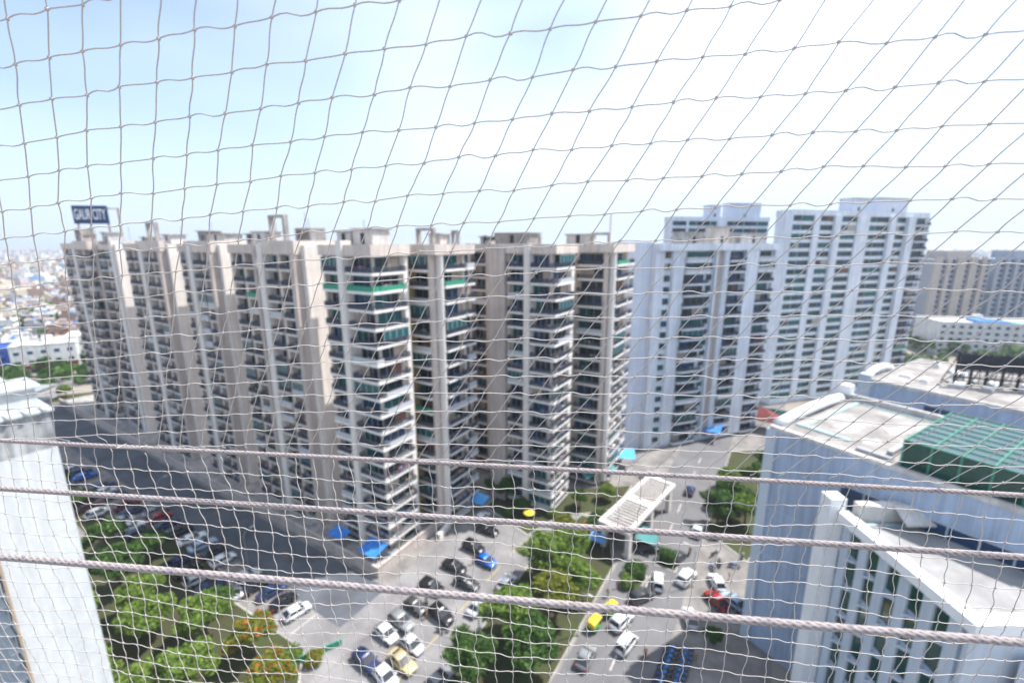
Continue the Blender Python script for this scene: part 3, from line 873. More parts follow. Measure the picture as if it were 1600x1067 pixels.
# lower wing with the white coping
RW = thing('office_wing', 'pale wing with broad white roof coping and slanted green window strips, lower right corner', 'office building', (37.6,30.4,0), 0)
mb = MB(); mb.box(0.8, 26, 0.8, 15.4, 0, 28.9); mb.build('wall', RBWALL2, RW)
mb = MB(); mb.box(0.9, 26, 0.9, 15.3, 28.902, 29.1); mb.build('roof', ROOFG, RW)
mb = MB(); mb.box(-0.35, 0.95, -0.3, 15.4, 28.95, 30.0); mb.box(0.96, 26, -0.3, 0.95, 28.95, 30.0); mb.build('coping', WPIPE, RW)
mb = MB(); mb.box(1.0, 1.35, 1.0, 15.2, 29.11, 29.5); mb.box(1.36, 26, 13.6, 14.0, 29.11, 29.35); mb.build('roof_gutter', MATS['gutter_grey_teal'], RW)
mb = MB(); mb.box(1.4, 26, 14.4, 15.5, 29.0, 31.2); mb.build('back_parapet', CONCL, RW)
mb = MB(); mb.add([(5,12.4,30.2),(9,12.4,30.2),(9,14.4,31.4),(5,14.4,31.4),(5,12.4,30.0),(9,12.4,30.0),(9,14.4,31.2),(5,14.4,31.2)], [(0,1,2,3),(7,6,5,4),(0,4,5,1),(1,5,6,2),(2,6,7,3),(3,7,4,0)]); mb.build('canopy_slab', CONCL, RW)
mb = MB(); mb.box(18, 21, 2.5, 13.5, 29.11, 31.0); mb.build('plant_wall', CONCL, RW)
mb = MB(); mb.box(-1.2, 0.6, 15.5, 17.2, 0, 31.4); mb.build('corner_pier', WPIPE, RW)
for i in range(6):
    y = 14.6 - i*2.55
    mb = MB(); mb.box(0.45, 0.795, y-0.55, y+0.55, 0, 28.9); mb.build('pier', RBWALL2, RW)
pmsh = MB(); pmsh.box(0.70, 0.79, -0.72, 0.72, 0, 2.9); pmsh = pmsh.mesh('pane', [mat('glass_bottle', (0.015,0.06,0.05), 0.1, spec=0.7)])
fmsh = MB(); fmsh.add([(0.2,-0.64,-0.15),(0.79,-0.64,-0.15),(0.79,0.64,-0.75),(0.2,0.64,-0.75),(0.2,-0.64,0.02),(0.79,-0.64,0.02),(0.79,0.64,-0.58),(0.2,0.64,-0.58)], [(0,3,2,1),(4,5,6,7),(0,1,5,4),(1,2,6,5),(2,3,7,6),(3,0,4,7)])
fmsh = fmsh.mesh('sunshade', WHITEC)
for i in range(5):
    y = 14.6 - 1.275 - i*2.55
    for f in range(8):
        z = 25.4 - f*3.6
        w = obj('window', pmsh, RW, (0, y, z)); obj('sunshade', fmsh, w, (0,0,0))
mb = MB(); mb.box(0.3, 26, 0.4, 0.79, 0, 28.9); mb.build('front_pier', RBWALL2, RW)
mb = MB(); mb.box(4, 12, -2.6, -0.31, 0, 26.5); mb.build('stair_bay', WHITEB, RW)
mb = MB(); mb.box(4.6, 11.4, -2.7, -2.61, 18, 24.5); mb.build('stair_window', GLASSB, RW)
# low yard below the wing
yard = thing('service_shed', 'low dark service sheds with pale roofs in the yard below the office wing', 'shed', (27,44,0), R(-60))
mb = MB(); mb.box(0, 9, 0, 4, 0, 3); mb.build('wall', CONC, yard)
mb = MB(); mb.box(-0.3, 9.3, -0.4, 4.4, 3.002, 3.2); mb.build('roof', SHEET, yard)

# left block close by
LB = thing('apartment_block', 'chalk white block with ledged windows at the left edge, close by', 'apartment block', S(-1.3,-41.3,0), SA)
mb = MB(); mb.box(-26, 0, 0, 5.5, 0, 44.2); mb.build('wall', LBW, LB)
mb = MB(); mb.box(-26, 0.25, -0.3, 5.8, 44.202, 44.4); mb.build('roof', SHEET, LB)
for i in range(5):
    mb = MB(); mb.box(-26, 0.5, 0.2+i*1.2, 0.5+i*1.2, 44.41, 44.62); mb.build('roof_rib', SHEET, LB)
mb = MB(); mb.box(-26.004, 0.004, -0.004, 5.504, 40.6, 44.19); mb.build('shade_stain_band', mat('paint_shade_stain', (0.40,0.41,0.41), 0.9, 0.45, 0.5, 0.4), LB)  # cornice shadow painted as a grey band, with stain streaks mixed in
mb = MB(); mb.box(-4.6, -0.6, 1.0, 5.0, 44.41, 46.6); mb.build('stair_head', LBW, LB)
mb = MB(); mb.box(-5, -0.2, 0.6, 5.4, 46.6, 46.8); mb.build('stair_roof', SHEET, LB)
lw = MB(); lw.box(-1.2, 1.2, -0.12, -0.005, 0, 1.7); lw = lw.mesh('window', GLASSB)
lf = MB(); lf.box(-1.4, 1.4, -0.7, -0.121, -0.22, -0.06); lf.box(-1.4, 1.4, -0.6, -0.121, 1.75, 1.9); lf.box(-1.3, -1.2, -0.2, -0.121, -0.05, 1.74); lf.box(1.2, 1.3, -0.2, -0.121, -0.05, 1.74)
lf = lf.mesh('ledge', LBW)
for c in range(6):
    for f in range(13):
        w = obj('window', lw, LB, (-2.2 - c*4.0, 0, 2.0 + f*3.2)); obj('ledge', lf, w)
mb = MB(); mb.box(0.001, 0.1, -0.06, 0.12, 0, 44.1); mb.build('corner_trim', mat('trim_ochre', (0.36,0.27,0.18), 0.9), LB)

# ------------------------------------------------------------------ gate with louvred roof
gt = thing('entrance_gate', 'pale entrance gate with a louvred roof spanning the estate road', 'gate', S(36.0, 40, 0), SA + R(-9))
gate_parts = MB()
for x in (-2.6, 2.6):
    for y in (-10, 0, 10):
        gate_parts.box(x-0.45, x+0.45, y-0.6, y+0.6, 0, 5.6)
gate_parts.build('columns', CREAM, gt)
mb = MB()
mb.box(-3.3, -2.6, -11.6, 11.6, 5.602, 6.3); mb.box(2.6, 3.3, -11.6, 11.6, 5.602, 6.3)
mb.box(-2.6, 2.6, -11.6, -10.8, 5.602, 6.3); mb.box(-2.6, 2.6, 10.8, 11.6, 5.602, 6.3); mb.box(-2.6, 2.6, -1.0, 1.0, 5.602, 6.3)
mb.build('roof_frame', CREAM, gt)
mb = MB(); mb.box(-2.59, 2.59, -10.8, 10.8, 5.61, 5.7); mb.build('ceiling', mat('ceiling_brown', (0.09,0.065,0.05), 0.8), gt)
lm = MB(); lm.box(-2.6, 2.6, -0.12, 0.12, 5.98, 6.15); lm = lm.mesh('louvre', SLABW)
for i in range(18):
    y = -10.0 + i*1.03 if i < 9 else 1.75 + (i-9)*1.03
    obj('louvre', lm, gt, (0, y, 0))

# ------------------------------------------------------------------ awnings, stalls, small structures
def awning(label, x, y, z, w, d, m, posts=True, tilt=0.25, rz=0):
    A = thing('awning', label, 'awning', S(x,y,0), SA + rz)
    mb = MB()
    n = 8
    vs = []
    for i in range(n+1):
        for j in range(n+1):
            u = i/n; v = j/n
            sag = -0.18*math.sin(PI*u)*math.sin(PI*v)
            vs.append((-w/2+w*u, -d/2+d*v, z + tilt*(v-0.5)*d + sag))
    fs = [(i*(n+1)+j, (i+1)*(n+1)+j, (i+1)*(n+1)+j+1, i*(n+1)+j+1) for i in range(n) for j in range(n)]
    mb.add(vs, fs); mb.smooth = True
    mb.build('canopy', m, A)
    if posts:
        for sx in (-1, 1):
            for sy in (-1, 1):
                p = MB(); p.tube([(sx*w*0.47, sy*d*0.47, 0), (sx*w*0.47, sy*d*0.47, z+tilt*sy*0.47*d-0.02)], 0.05, 6)
                p.build('post', STEEL, A)
    return A
awning('blue tarpaulin awning on the podium at the tower corner', -3.4, 2.2, 3.9, 4.6, 3.4, BLUETARP)
awning('smaller blue tarpaulin awning along the shaded podium', -12.8, 2.0, 3.7, 4.2, 2.6, BLUETARP)
awning('light blue canopy beside the corner tower by the parked cars', 3.2, 27.5, 2.8, 3.6, 3.0, mat('tarp_sky', (0.10,0.38,0.75), 0.6))
awning('long bright blue canopy at the foot of the second tower', 23.6, 64, 4.0, 8.5, 4.0, mat('tarp_azure', (0.08,0.42,0.85), 0.6), rz=R(20))
awning('blue canopy in front of the bluish white tower', 41.7, 95, 4.2, 7.5, 4.5, BLUETARP)
awning('teal sheet roof at the foot of the second tower', 21.5, 53.5, 3.4, 10, 4, TEALTARP, rz=R(60))
awning('teal stall roof beside the entrance gate', 39.5, 34.2, 3.0, 4.2, 3.6, TEALTARP)
awning('orange stall cloth under the median trees', 28.5, 31.5, 2.5, 3.2, 2.4, mat('cloth_orange', (0.55,0.2,0.08), 0.8))
awning('blue striped stall cloth under the median trees', 31.0, 29.0, 2.5, 3.2, 2.2, mat('cloth_blue', (0.12,0.3,0.6), 0.8))
awning('brick red stall roof beside the median trees', 31.6, 32.5, 3.0, 4.0, 3.0, REDROOF)
U = thing('umbrella', 'yellow street umbrella by the tower garden', 'umbrella', S(15.0,29.6,0), 0)
mb = MB(); n = 10
mb.add([(0,0,2.75)] + [(1.25*math.cos(2*PI*i/n), 1.25*math.sin(2*PI*i/n), 2.15) for i in range(n)], [(0,1+i,1+(i+1)%n) for i in range(n)])
mb.build('canopy', mat('cloth_yellow', (0.75,0.55,0.05), 0.7), U)
mb = MB(); mb.tube([(0,0,0),(0,0,2.75)], 0.03, 6); mb.build('pole', STEEL, U)
rr = thing('pavilion', 'red roofed pavilion behind the office block corner', 'pavilion', S(55.5,113,0), SA)
mb = MB()
mb.add([(-5,-4,4.2),(5,-4,4.2),(5,4,4.2),(-5,4,4.2),(0,0,7.5)], [(0,1,4),(1,2,4),(2,3,4),(3,0,4),(3,2,1,0)]); mb.build('roof', REDROOF, rr)
for sx in (-4.5,4.5):
    for sy in (-3.5,3.5):
        mb = MB(); mb.box(sx-0.2,sx+0.2,sy-0.2,sy+0.2,0,4.2); mb.build('post', CONC, rr)
gf = thing('site_fence', 'dark green sheet fence beside the red roofed pavilion', 'fence', S(52,122,0), SA)
for i in range(14):
    mb = MB(); mb.box(i*2.4-16, i*2.4-13.65, -0.05+0.02*(i%2), 0.05+0.02*(i%2), 0.05, 4.6); mb.build('panel', TEALTARP if i % 3 else mat('sheet_green', (0.03,0.16,0.12), 0.7), gf)
ps = thing('planter_fence', 'bright green low fence round the garden corner', 'fence', S(4.2,-15.5,0), SA + R(62))
for i in range(6):
    mb = MB(); mb.box(i*1.2-3.6, i*1.2-2.45, -0.06, 0.06, 0.12, 1.0); mb.build('panel', GREENNET, ps)
mb = MB(); mb.box(-3.7, 3.7, -0.1, 0.1, 1.0, 1.08); mb.build('rail', GREENNET, ps)
bw = thing('ramp_wall', 'low pale ramp wall beside the corner tower', 'wall', S(1.6,17.5,0), SA + R(12))
mb = MB(); mb.box(-0.3, 0.3, -3.2, 3.2, 0, 1.3); mb.build('wall', CREAM, bw)
mb = MB(); mb.box(-0.38, 0.38, -3.3, 3.3, 1.302, 1.42); mb.build('coping', SLABW, bw)

def lamp(label, x, y, h):
    L = thing('street_lamp', label, 'street lamp', S(x,y,0.03), SA + h, 'street lamps')
    mb = MB(); mb.tube([(0,0,0),(0,0,7.2),(0.5,0,7.9),(1.5,0,8.1)], [0.10,0.07,0.05,0.04], 8); mb.build('pole', STEEL, L)
    mb = MB(); mb.box(1.3,2.1,-0.16,0.16,8.02,8.16); mb.build('lamp_head', FRAME, L)
    mb = MB(); mb.box(-0.2,0.2,-0.2,0.2,0,0.35); mb.build('base', CONC, L)
lamp('street lamp at the tip of the median by the junction cars', 22.3, 0.5, 3.1)
lamp('street lamp on the median beside the main road', 35.9, 8.0, 0.0)
lamp('street lamp on the pavement near the parked white hatchback', 49.2, 28.0, 3.1)
lamp('street lamp at the shaded parking row near the white block', -58.0, -10.9, 1.57)
lamp('street lamp at the shaded parking row near the junction', -22.6, -10.9, 1.57)
# ------------------------------------------------------------------ trees
def leaf_cloud(seed, clumps, leaves, size):
    r2 = random.Random(seed)
    mb = MB()
    for (cx, cy, cz, rx, ry, rz) in clumps:
        n = int(leaves * rx*ry*rz / sum(c[3]*c[4]*c[5] for c in clumps))
        for _ in range(n):
            while True:
                p = Vector((r2.uniform(-1,1), r2.uniform(-1,1), r2.uniform(-1,1)))
                if 0.25 < p.length < 1: break
            if p.length < 0.62 and r2.random() < 0.6: p = p.normalized()*r2.uniform(0.6, 1.0)
            q = Vector((cx+p.x*rx, cy+p.y*ry, cz+p.z*rz))
            q += noise.noise_vector(q*0.9)*0.45
            a = Vector((r2.gauss(0,1), r2.gauss(0,1), r2.gauss(0,0.6))).normalized()
            b = a.cross(Vector((r2.gauss(0,1), r2.gauss(0,1), r2.gauss(0,1)))).normalized()
            s_ = size*r2.uniform(0.45, 1.6)
            mb.add([q-a*s_, q+b*s_*0.55, q+a*s_, q-b*s_*0.55], [(0,1,2,3)])
    return mb
TREES = {}
def tree_proto(kind, leafm):
    key = (kind, leafm.name)
    if key in TREES: return TREES[key]
    r2 = random.Random(kind*13+5)
    H = [8.5, 7.0, 10.0][kind % 3]
    cl = []
    nb = 13
    for i in range(nb):
        an = i*2.4; rad = [2.6,2.3,2.9][kind % 3]*math.sqrt((i+0.5)/nb)*r2.uniform(0.8,1.15)
        zz = H*0.72 - rad*0.55 + r2.uniform(-0.7,0.9)
        s_ = r2.uniform(1.0, 1.55)
        cl.append((rad*math.cos(an), rad*math.sin(an), zz, s_, s_, s_*0.75))
    cm = leaf_cloud(kind*7+1, cl, 6500, 0.21).mesh('crown', leafm)
    tb = MB()
    tb.tube([(0,0,-0.2),(0.08,0.05,H*0.2),(0.0,0.1,H*0.42),(0.05,0,H*0.62)], [0.27,0.2,0.16,0.08], 8)
    for c in cl[::1]:
        st = Vector((0.02,0.06,H*r2.uniform(0.28,0.5)))
        en = Vector(c[:3])
        mid = st.lerp(en, 0.5) + Vector((0,0,-0.25))
        tb.tube([st, mid, en], [0.10,0.06,0.025], 5)
    tm_ = tb.mesh('trunk', BARK)
    TREES[key] = (tm_, cm)
    return TREES[key]
def tree(label, loc, kind, leafm, s=1.0, rz=0, group='trees'):
    t = thing('tree', label, 'tree', loc, rz, group)
    t.scale = (s, s, s*rnd.uniform(0.92,1.06))
    a, b = tree_proto(kind, leafm)
    obj('trunk', a, t); obj('crown', b, t)
    return t
near = [
 (-19.3,-27.2,1,LEAF,1.05,'bright green tree against the white block at lower left'),
 (-11.5,-23.0,0,LEAF,1.0,'bright green tree in the middle of the lower left garden'),
 (-3.0,-20.5,2,LEAFO,.78,'tree with orange blossom, nearest the green low fence'),
 (-4.1,-28.5,0,LEAF,1.0,'bright green tree at the bottom edge of the garden'),
 (4.6,-22.5,2,LEAFO,.7,'orange flowering tree at the bottom edge beside the junction'),
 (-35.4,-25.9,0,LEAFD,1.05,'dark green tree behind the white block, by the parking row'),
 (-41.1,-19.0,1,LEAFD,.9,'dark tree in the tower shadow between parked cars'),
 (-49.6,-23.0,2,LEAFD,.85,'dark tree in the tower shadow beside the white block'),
 (-26.0,-26.0,2,LEAF,.85,'bright tree between the garden and the shadowed parking'),
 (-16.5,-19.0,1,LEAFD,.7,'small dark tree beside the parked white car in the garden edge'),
 (-8.0,-33.0,1,LEAF,.95,'green tree low at the bottom left of the garden'),
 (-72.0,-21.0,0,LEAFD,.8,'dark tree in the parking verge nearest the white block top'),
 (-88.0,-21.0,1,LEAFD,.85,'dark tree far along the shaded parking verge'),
 (26.0,15.4,0,LEAF,1.0,'olive green tree at the near middle of the road median'),
 (28.6,21.5,1,LEAF,1.0,'bright green tree towards the far end of the median'),
 (31.5,9.0,2,LEAFY,.85,'broad olive tree on the median beside the auto rickshaws'),
 (27.4,2.0,0,LEAF,1.0,'deep green tree on the near half of the median'),
 (32.2,-1.5,1,LEAFD,1.05,'deep green tree on the median at the bottom edge'),
 (32.6,15.0,1,LEAF,.95,'bright green tree on the median edge facing the main road'),
 (27.0,-7.5,2,LEAFD,.8,'deep green tree at the very bottom of the median'),
 (24.8,27.5,1,LEAFY,.75,'small olive tree at the far tip of the median'),
 (29.8,33.5,1,LEAFD,.75,'small tree beside the brick red stall roof'),
 (50.5,49.5,0,LEAFD,1.0,'tree right of the entrance gate, nearest the road'),
 (52.5,57.5,1,LEAFD,1.1,'large tree behind the gate trees at the roadside'),
 (55.5,52.0,0,LEAF,.95,'bright tree close to the corner of the office block'),
 (57.5,67.0,2,LEAFD,.95,'roadside tree furthest from the gate'),
 (50.5,66.0,1,LEAF,.9,'green tree before the bluish white tower'),
 (58.5,80.0,0,LEAFD,.85,'tree behind the office block corner near the red roof'),
 (27.0,46.0,1,LEAF,.6,'small bright tree left of the entrance gate'),
 (22.5,40.0,0,LEAFD,.55,'small dark tree in the garden at the second tower'),
 (12.5,31.0,1,LEAFD,.6,'small tree in the garden behind the yellow umbrella'),
 (7.0,33.5,0,LEAFD,.75,'dark tree in the gap between the corner tower and the second tower'),
 (2.5,34.5,1,LEAFD,.7,'tree half hidden behind the balconies of the corner tower'),
 (-15.0,-36.0,0,LEAF,1.0,'green tree at the bottom edge next to the white block'),
 (-30.0,-33.0,1,LEAF,1.0,'green tree hard against the white block wall'),
 (54.0,17.5,1,LEAFD,.42,'small tree on the pavement below the office block'),
]
for k,(x,y,kd,lm_,s_,lab) in enumerate(near):
    tree(lab, S(x,y,0.1), kd, lm_, s_*(1.12 if k < 13 else 1.22 if k < 22 else 1.1), k*1.3, 'trees of the estate')
# shrubs in planters
def shrub(label, loc, r, leafm, seed):
    key = ('shrub', leafm.name, seed % 2)
    t = thing('shrub', label, 'shrub', loc, seed, 'shrubs')
    cm = cached(key, lambda: leaf_cloud(seed+40, [(0,0,0.8,1.1,1.1,0.8),(0.5,0.4,1.1,0.7,0.7,0.6),(-0.5,0.2,0.9,0.8,0.8,0.7)], 1500, 0.13).mesh('crown', leafm))
    tm_ = cached(('stem',), lambda: MB().tube([(0,0,-0.1),(0,0,0.9)], [0.07,0.03], 6).mesh('stem', BARK))
    obj('stem', tm_, t); obj('crown', cm, t)
    t.scale = (r,r,r)
for k,(x,y,r,lm_,lab) in enumerate([(39.6,25.2,1.6,LEAFD,'clipped dark shrub in the near gate island'),(39.4,22.0,1.2,LEAF,'lower green shrub on the near gate island'),(44.0,32.4,1.5,LEAFD,'round green shrub in the island right of the gate'),
     (25.5,50.5,1.2,LEAFY,'olive shrub behind the gate'),(18.5,34.0,1.1,LEAF,'bright shrub beside the second tower steps'),(10.0,29.5,1.0,LEAF,'bright shrub at the edge of the tower garden'),(5.0,-16.5,1.1,LEAFO,'flowering shrub inside the low green fence'),
     (2.0,-18.0,1.2,LEAF,'green shrub behind the low green fence'),(9.5,-20.5,1.0,LEAFD,'shrub beside the white car at the bottom edge')]):
    shrub(lab, S(x,y,0.1), r, lm_, k)

# far belt of trees on the right, one mass in the haze
mb = MB()
r2 = random.Random(3)
for i in range(95):
    x = r2.uniform(170, 330); y = 196 + r2.uniform(0, 26) + (x-200)*0.02
    h = r2.uniform(4, 7.5); rr_ = r2.uniform(2.2, 4.2)
    for _ in range(150):
        p = Vector((r2.gauss(0,1), r2.gauss(0,1), r2.gauss(0,1))).normalized()*r2.uniform(0.55,1)
        q = Vector((x+p.x*rr_, y+p.y*rr_, h*0.62+p.z*h*0.42))
        a = Vector((r2.gauss(0,1), r2.gauss(0,1), r2.gauss(0,1))).normalized()*0.7
        b = a.orthogonal().normalized()*0.5
        mb.add([q-a, q+b, q+a, q-b], [(0,1,2,3)])
tag(mb.build('tree_belt', LEAFD), 'belt of trees before the white low office at the far right', 'trees', kind='stuff')

# ------------------------------------------------------------------ cars
def loft(stations, n_mirror=True):
    """stations: list of (x, [(y,z)...half outline bottom->top centre]); mirrored across y"""
    vs = []; fs = []
    m = len(stations[0][1])
    ring = 2*m
    for x, half in stations:
        full = [(y,z) for y,z in half] + [(-y,z) for y,z in reversed(half)]
        vs += [(x,y,z) for y,z in full]
    for i in range(len(stations)-1):
        for j in range(ring):
            j2 = (j+1) % ring
            fs.append((i*ring+j, i*ring+j2, (i+1)*ring+j2, (i+1)*ring+j))
    fs.append(tuple(range(ring-1,-1,-1)))
    fs.append(tuple((len(stations)-1)*ring+j for j in range(ring)))
    return vs, fs
CARP = {
 'hatch': dict(L=3.75, W=1.68, hood=0.92, roof=1.50, cowl=0.95, ws=0.55, rs=-1.05, tail=-1.72, rear=1.0),
 'sedan': dict(L=4.35, W=1.72, hood=0.92, roof=1.46, cowl=0.95, ws=0.40, rs=-0.95, tail=-1.60, rear=1.02),
 'suv':   dict(L=4.20, W=1.80, hood=1.08, roof=1.72, cowl=0.95, ws=0.50, rs=-1.55, tail=-1.98, rear=1.12),
 'van':   dict(L=3.70, W=1.55, hood=1.05, roof=1.84, cowl=1.35, ws=1.00, rs=-1.62, tail=-1.80, rear=1.08),
}
def car_proto(kind):
    p = CARP[kind]; L = p['L']/2; w = p['W']/2; h = p['hood']; rf = p['roof']; rr_ = p['rear']
    xs = [(-L, 0.80, 0.42, rr_*0.80), (-L+0.10, 0.92, 0.30, rr_*0.97), (-L+0.5, 0.99, 0.24, rr_), (-0.4, 1.0, 0.22, rr_*1.0), (p['cowl'], 1.0, 0.22, h), (L-0.45, 0.97, 0.24, h*0.93), (L-0.1, 0.88, 0.30, h*0.80), (L, 0.74, 0.42, h*0.66)]
    st = []
    for x, f, zb, zt_ in xs:
        y = w*f
        st.append((x, [(y*0.80, zb), (y*0.97, zb+0.12), (y, zb+(zt_-zb)*0.55), (y*0.96, zt_-0.08), (y*0.80, zt_)]))
    vs, fs = loft(st)
    body = MB(); body.smooth = True; body.add(vs, fs)
    # sills and wheel arches
    for sx in (-1, 1):
        for wx in (L*0.64, -L*0.62):
            body.cyl((wx, sx*(w-0.07), 0.36), 0.40, (0,1,0), 0.12, 16, 1)
    g = MB()
    def gst(x, z, f):
        return (x, [(w*0.93, h-0.10 if x > 0 else rr_-0.10), (w*0.90, (h if x > 0 else rr_)+0.02), (w*f, z), (w*f*0.6, z+0.005)])
    base_f = 0.80
    vs, fs = loft([gst(p['tail'], rr_+0.03, 0.86), gst(p['rs'], rf-0.09, base_f), gst(-0.2, rf-0.05, base_f), gst(p['ws']-0.25, rf-0.09, base_f), gst(p['cowl']+0.05, h+0.02, 0.86)])
    g.add(vs, fs)
    rfm = MB(); rfm.smooth = True
    vs, fs = loft([(p['rs']-0.04, [(w*0.79, rf-0.10), (w*0.81, rf-0.07), (w*0.72, rf-0.035), (w*0.4, rf-0.02)]), (-0.2, [(w*0.79, rf-0.07), (w*0.81, rf-0.04), (w*0.72, rf), (w*0.4, rf+0.015)]), (p['ws']-0.22, [(w*0.79, rf-0.11), (w*0.81, rf-0.08), (w*0.72, rf-0.04), (w*0.4, rf-0.025)])])
    rfm.add(vs, fs)
    for sx in (-1, 1):   # roof pillars, one bar each
        for (xa, za, xb, zb_) in ((p['cowl']+0.03, h, p['ws']-0.24, rf-0.09), (-0.25, rr_, -0.22, rf-0.06), (p['tail']+0.02, rr_, p['rs'], rf-0.09)):
            rfm.tube([(xa, sx*w*0.915, za), (xb, sx*w*0.815, zb_)], 0.045, 5)
        rfm.box(p['cowl']-0.12, p['cowl']+0.08, sx*(w+0.09)-0.08, sx*(w+0.09)+0.08, h-0.02, h+0.13)
    wh = MB(); wh.cyl((0,0,0), 0.31, (0,1,0), 0.2, 18)
    rim = MB(); rim.cyl((0,0,0), 0.19, (0,1,0), 0.215, 10)
    hl = MB(); hl.box(-0.10, 0.06, -0.17, 0.17, -0.07, 0.07)
    return dict(body=body, glass=g, roof=rfm, wheel=wh.mesh('wheel', RUBBER), rim=rim.mesh('rim', ALLOY), lamp=hl.mesh('headlight', LAMPW), tail=hl.mesh('taillight', LAMPR), L=L, w=w, h=h, rr=rr_)
CAR = {}
def car(label, x, y, heading, kind, col, cname, group):
    if kind not in CAR: CAR[kind] = car_proto(kind)
    p = CAR[kind]
    pm = mat('car_paint_' + cname, col, 0.28, spec=0.6)
    c = thing('car', label, 'car', S(x,y,0.035), SA + heading, group)
    bm = cached(('cb', kind, cname), lambda: p['body'].mesh('body', [pm, PLASTIC]))
    gm_ = cached(('cg', kind), lambda: p['glass'].mesh('windows', CARGLASS))
    rm = cached(('cr', kind, cname), lambda: p['roof'].mesh('roof', pm))
    c.scale = (1.16,1.16,1.12)
    obj('body', bm, c); obj('windows', gm_, c); obj('roof', rm, c)
    for sx in (-1,1):
        for wx in (p['L']*0.64, -p['L']*0.62):
            w_ = obj('wheel', p['wheel'], c, (wx, sx*(p['w']-0.1), 0.31)); obj('rim', p['rim'], w_)
        obj('headlight', p['lamp'], c, (p['L']-0.10, sx*p['w']*0.62, p['h']*0.68))
        obj('taillight', p['tail'], c, (-p['L']+0.08, sx*p['w']*0.68, p['rr']*0.78))
    return c
BLK=((.012,.012,.014),'black'); DGR=((.05,.052,.055),'charcoal'); GRY=((.22,.23,.24),'grey'); WHT=((.78,.79,.80),'white'); SIL=((.50,.52,.54),'silver'); BLU=((.01,.12,.52),'blue'); NAV=((.015,.03,.10),'navy'); RED=((.30,.02,.02),'red'); MAR=((.13,.012,.015),'maroon'); GLD=((.48,.38,.20),'gold'); LBL=((.35,.45,.58),'pale blue')
GJ = 'cars standing on the estate road'
E_ = 0.0   # heading along +x of the estate grid (towards the main road)
junction = [
 (9.5,21.6,'sedan',BLK,'black sedan furthest up the estate road, beside the light blue canopy',0.05),
 (10.3,15.5,'suv',BLK,'black car level with the blue car',-0.05),
 (14.6,13.6,'hatch',BLU,'bright blue hatchback on the estate road',-0.1),
 (10.4,9.3,'sedan',BLK,'black sedan with pale windscreen glare, left of the grey one',0.0),
 (14.9,7.2,'sedan',DGR,'charcoal sedan just below the blue car',0.02),
 (10.2,3.1,'suv',BLK,'black car half behind the lowest rope',0.0),
 (10.7,-1.5,'hatch',DGR,'charcoal hatchback left of the black off-roader',-0.08),
 (15.6,-0.6,'suv',BLK,'black off-roader alone at the middle of the junction',-0.2),
 (11.0,-5.0,'suv',GRY,'grey off-roader tucked behind the white hatchback',-0.1),
 (10.6,-7.8,'hatch',WHT,'white hatchback with dark windscreen in the junction cluster',-0.15),
 (15.4,-7.2,'hatch',SIL,'rounded silver hatchback in the junction cluster',-0.1),
 (11.6,-12.6,'sedan',NAV,'navy sedan at the left of the junction cluster',-0.1),
 (16.2,-10.0,'sedan',GLD,'gold sedan in the junction cluster',-0.12),
 (15.8,-12.9,'hatch',WHT,'white hatchback at the bottom of the junction cluster',-0.15),
 (23.4,-4.6,'hatch',MAR,'maroon hatchback half under the median trees',1.2),
 (22.6,-9.4,'sedan',GRY,'grey sedan cut by the bottom edge below the maroon one',1.4),
 (20.9,11.0,'hatch',WHT,'white hatchback peeping out under the median trees',1.5),
]
for x,y,k,c,lab,h in junction:
    car(lab, x, y, E_ + h, k, c[0], c[1], GJ)
GM = 'cars on the main road'
UP = PI/2
for x,y,k,c,lab,h in [
 (43.9,25.2,'van',WHT,'white van driving up the main road beside the white off-roader',UP+.25),
 (48.0,29.0,'suv',WHT,'white off-roader in the middle of the main road',UP-.25),
 (52.9,30.6,'hatch',WHT,'white hatchback parked at the office block wall',UP+.5),
 (53.3,26.2,'hatch',RED,'red hatchback parked by the office block wall',UP+.9),
 (55.8,27.4,'hatch',LBL,'pale blue hatchback parked between the red one and the wall',UP+1.0),
 (42.3,20.3,'suv',DGR,'charcoal car entering the main road behind the lowest rope',UP-.5),
 (41.0,13.6,'suv',WHT,'white off-roader beside the auto rickshaws',UP-.25),
 (43.0,9.8,'van',WHT,'white box-like van nearest the bottom on the main road',UP-.2),
 (39.9,33.4,'suv',BLK,'large black off-roader under the gate',UP-1.0),
 (45.5,33.8,'hatch',DGR,'dark hatchback ahead of the white off-roader',UP-.25),
]:
    car(lab, x, y, h, k, c[0], c[1], GM)
row = [-99.5,-95.6,-91.7,-82.0,-78.0,-74.2,-66.5,-62.6,-58.4,-54.4,-50.3,-45.0,-40.6,-36.5,-32.4,-28.3,-20.2,-16.4,-12.7,-8.9,-5.0]
rcol = [SIL,NAV,BLU,NAV,WHT,NAV,MAR,NAV,GRY,RED,NAV,BLK,WHT,LBL,BLK,WHT,SIL,BLK,NAV,BLK,WHT]
ordn = ['first','second','third','fourth','fifth','sixth','seventh','eighth','ninth','tenth','eleventh','twelfth','thirteenth','fourteenth','fifteenth','sixteenth','seventeenth','eighteenth','nineteenth','twentieth','twenty-first']
kinds = ['hatch','sedan','hatch','suv','sedan']
for i,(x,c) in enumerate(zip(row, rcol)):
    kd = kinds[(i*3) % 5]
    kn = {'hatch':'hatchback','sedan':'sedan','suv':'off-roader'}[kd]
    car('%s %s, %s from the junction in the shaded parking row' % (c[1], kn, ordn[len(row)-1-i]), x + rnd.uniform(-.25,.25), -12.4 + rnd.uniform(-.4,.4) - (2.2 if x < -60 else 0), UP + rnd.uniform(-.07,.07) - 0.12, kd, c[0], c[1], 'cars in the shaded parking row')
